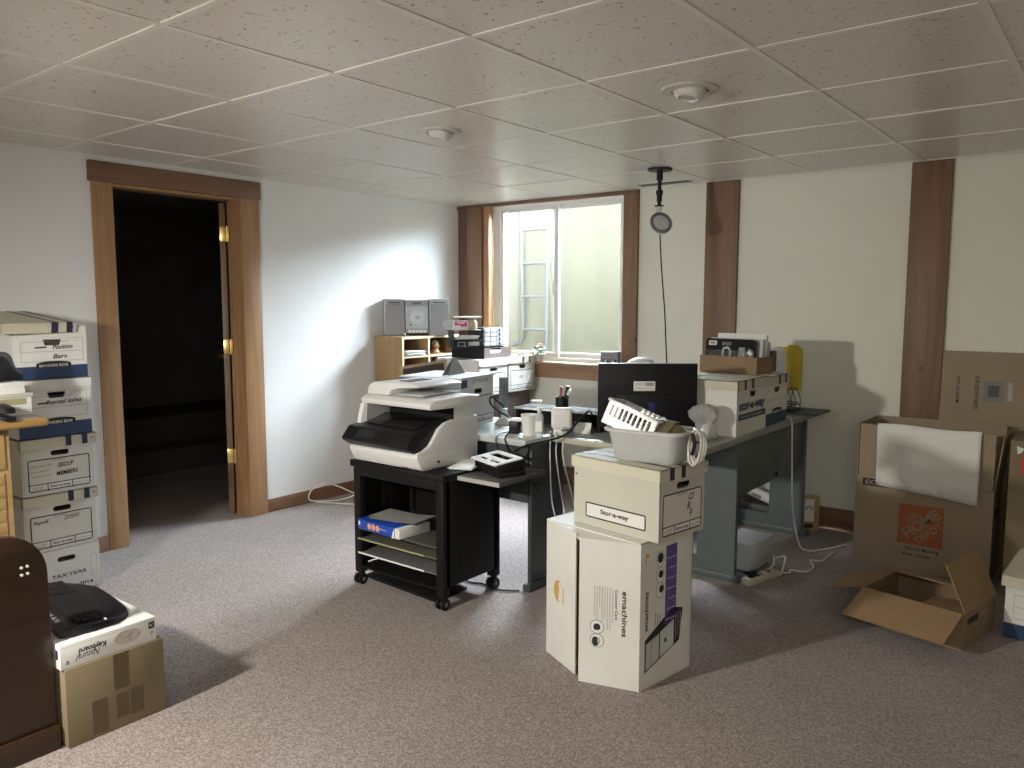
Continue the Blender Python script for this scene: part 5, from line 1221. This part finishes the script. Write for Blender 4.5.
# tall carton and archive box at the right edge
t = thing('tall_carton', 'tall brown carton with a red label at the right edge of the photo', 'box', (-.430, 4.29, 0), 0)
w_, d_, h_ = .46, .36, .735; F = Frame((0, 0, 0), (1, 0, 0), (0, 0, 1)); mb = MB(); mb.box(0, w_, 0, d_, 0, h_, CARD2, bev=.003)
mb.build('body', t)
mb = MB(); mb.drect(F, .045, .585, .11, .665, RED); mb.text(F, 'FRAGILE', .078, .625, .06, .018, CARD2, off=.0016, rot=PI / 2)
mb.dpoly(F, [(.025, .71), (.055, .70), (.045, .68), (.03, .672)], PAPER); mb.build('label', t)
TB = Matrix.Translation((-.015, -.02, .012)) @ Matrix.Rotation(math.radians(3), 4, 'Y') @ Matrix.Rotation(math.radians(2), 4, 'X')
filebox('file_box', 'white and navy archive box with a cream lid at the right edge of the photo', (-.358, 3.735, 0), -3, .315, .385, .262, BOXW, BOXL, 'bankers', hole='trap', lid_tf=TB)

# ================================================================== light
wd = bpy.data.worlds.new('sky'); S.world = wd; wd.use_nodes = True
bg = wd.node_tree.nodes['Background']; bg.inputs['Color'].default_value = (.74, .87, 1.0, 1); bg.inputs['Strength'].default_value = 100.0
pl = bpy.data.lights.new('window_portal', 'AREA'); pl.shape = 'RECTANGLE'; pl.size = WX1 - WX0; pl.size_y = WZ1 - WZ0; pl.cycles.is_portal = True
po = bpy.data.objects.new('window_portal', pl); COL.objects.link(po); po.location = ((WX0 + WX1) / 2, YB + .19, (WZ0 + WZ1) / 2); po.rotation_euler = (-PI / 2, 0, 0)
sl = bpy.data.lights.new('hazy_sun', 'SUN'); sl.energy = 62; sl.color = (.86, .94, 1.0); sl.angle = math.radians(70)
so = bpy.data.objects.new('hazy_sun', sl); COL.objects.link(so); so.rotation_euler = V((-.16, -.90, -.72)).to_track_quat('-Z', 'Y').to_euler()
ll = bpy.data.lights.new('desk_lamp_light', 'SPOT'); ll.energy = 165; ll.color = (1.0, .955, .85); ll.shadow_soft_size = .06
ll.spot_size = math.radians(156); ll.spot_blend = 1.0
lo = bpy.data.objects.new('desk_lamp_light', ll); COL.objects.link(lo); lo.location = (-2.4, -.1, 1.5)
lo.rotation_euler = V((.06, 1, -.80)).to_track_quat('-Z', 'Y').to_euler()

cl = bpy.data.lights.new('added_fill_light', 'AREA'); cl.shape = 'RECTANGLE'; cl.size = 1.2; cl.size_y = .6; cl.energy = 38; cl.color = (1.0, .96, .88)  # unseen soft fill added behind the camera to lift the right side
c2 = bpy.data.objects.new('added_fill_light', cl); COL.objects.link(c2); c2.location = (.5, -.9, H - .02)

# ================================================================== camera
cam = bpy.data.cameras.new('camera'); cam.sensor_width = 36; cam.lens = 796.31 / 1024 * 36; cam.clip_start = .02
co = bpy.data.objects.new('camera', cam); COL.objects.link(co)
yaw, pitch, roll = -.665425, -.102861, .001541
Fw = V((math.sin(yaw) * math.cos(pitch), math.cos(yaw) * math.cos(pitch), math.sin(pitch))); Rg = V((math.cos(yaw), -math.sin(yaw), 0)); Up = Rg.cross(Fw)
r2 = Rg * math.cos(roll) + Up * math.sin(roll); u2 = Up * math.cos(roll) - Rg * math.sin(roll)
co.matrix_world = Matrix(((r2.x, u2.x, -Fw.x, 0), (r2.y, u2.y, -Fw.y, 0), (r2.z, u2.z, -Fw.z, 1.368), (0, 0, 0, 1)))
S.camera = co
vs = S.view_settings; vs.view_transform = 'Standard'; vs.look = 'None'; vs.gamma = 1; vs.use_curve_mapping = False; vs.exposure = 0.5
S.cycles.max_bounces = 10; S.cycles.diffuse_bounces = 6; S.cycles.transparent_max_bounces = 12; S.cycles.use_denoising = True
S.cycles.sample_clamp_indirect = 6.0
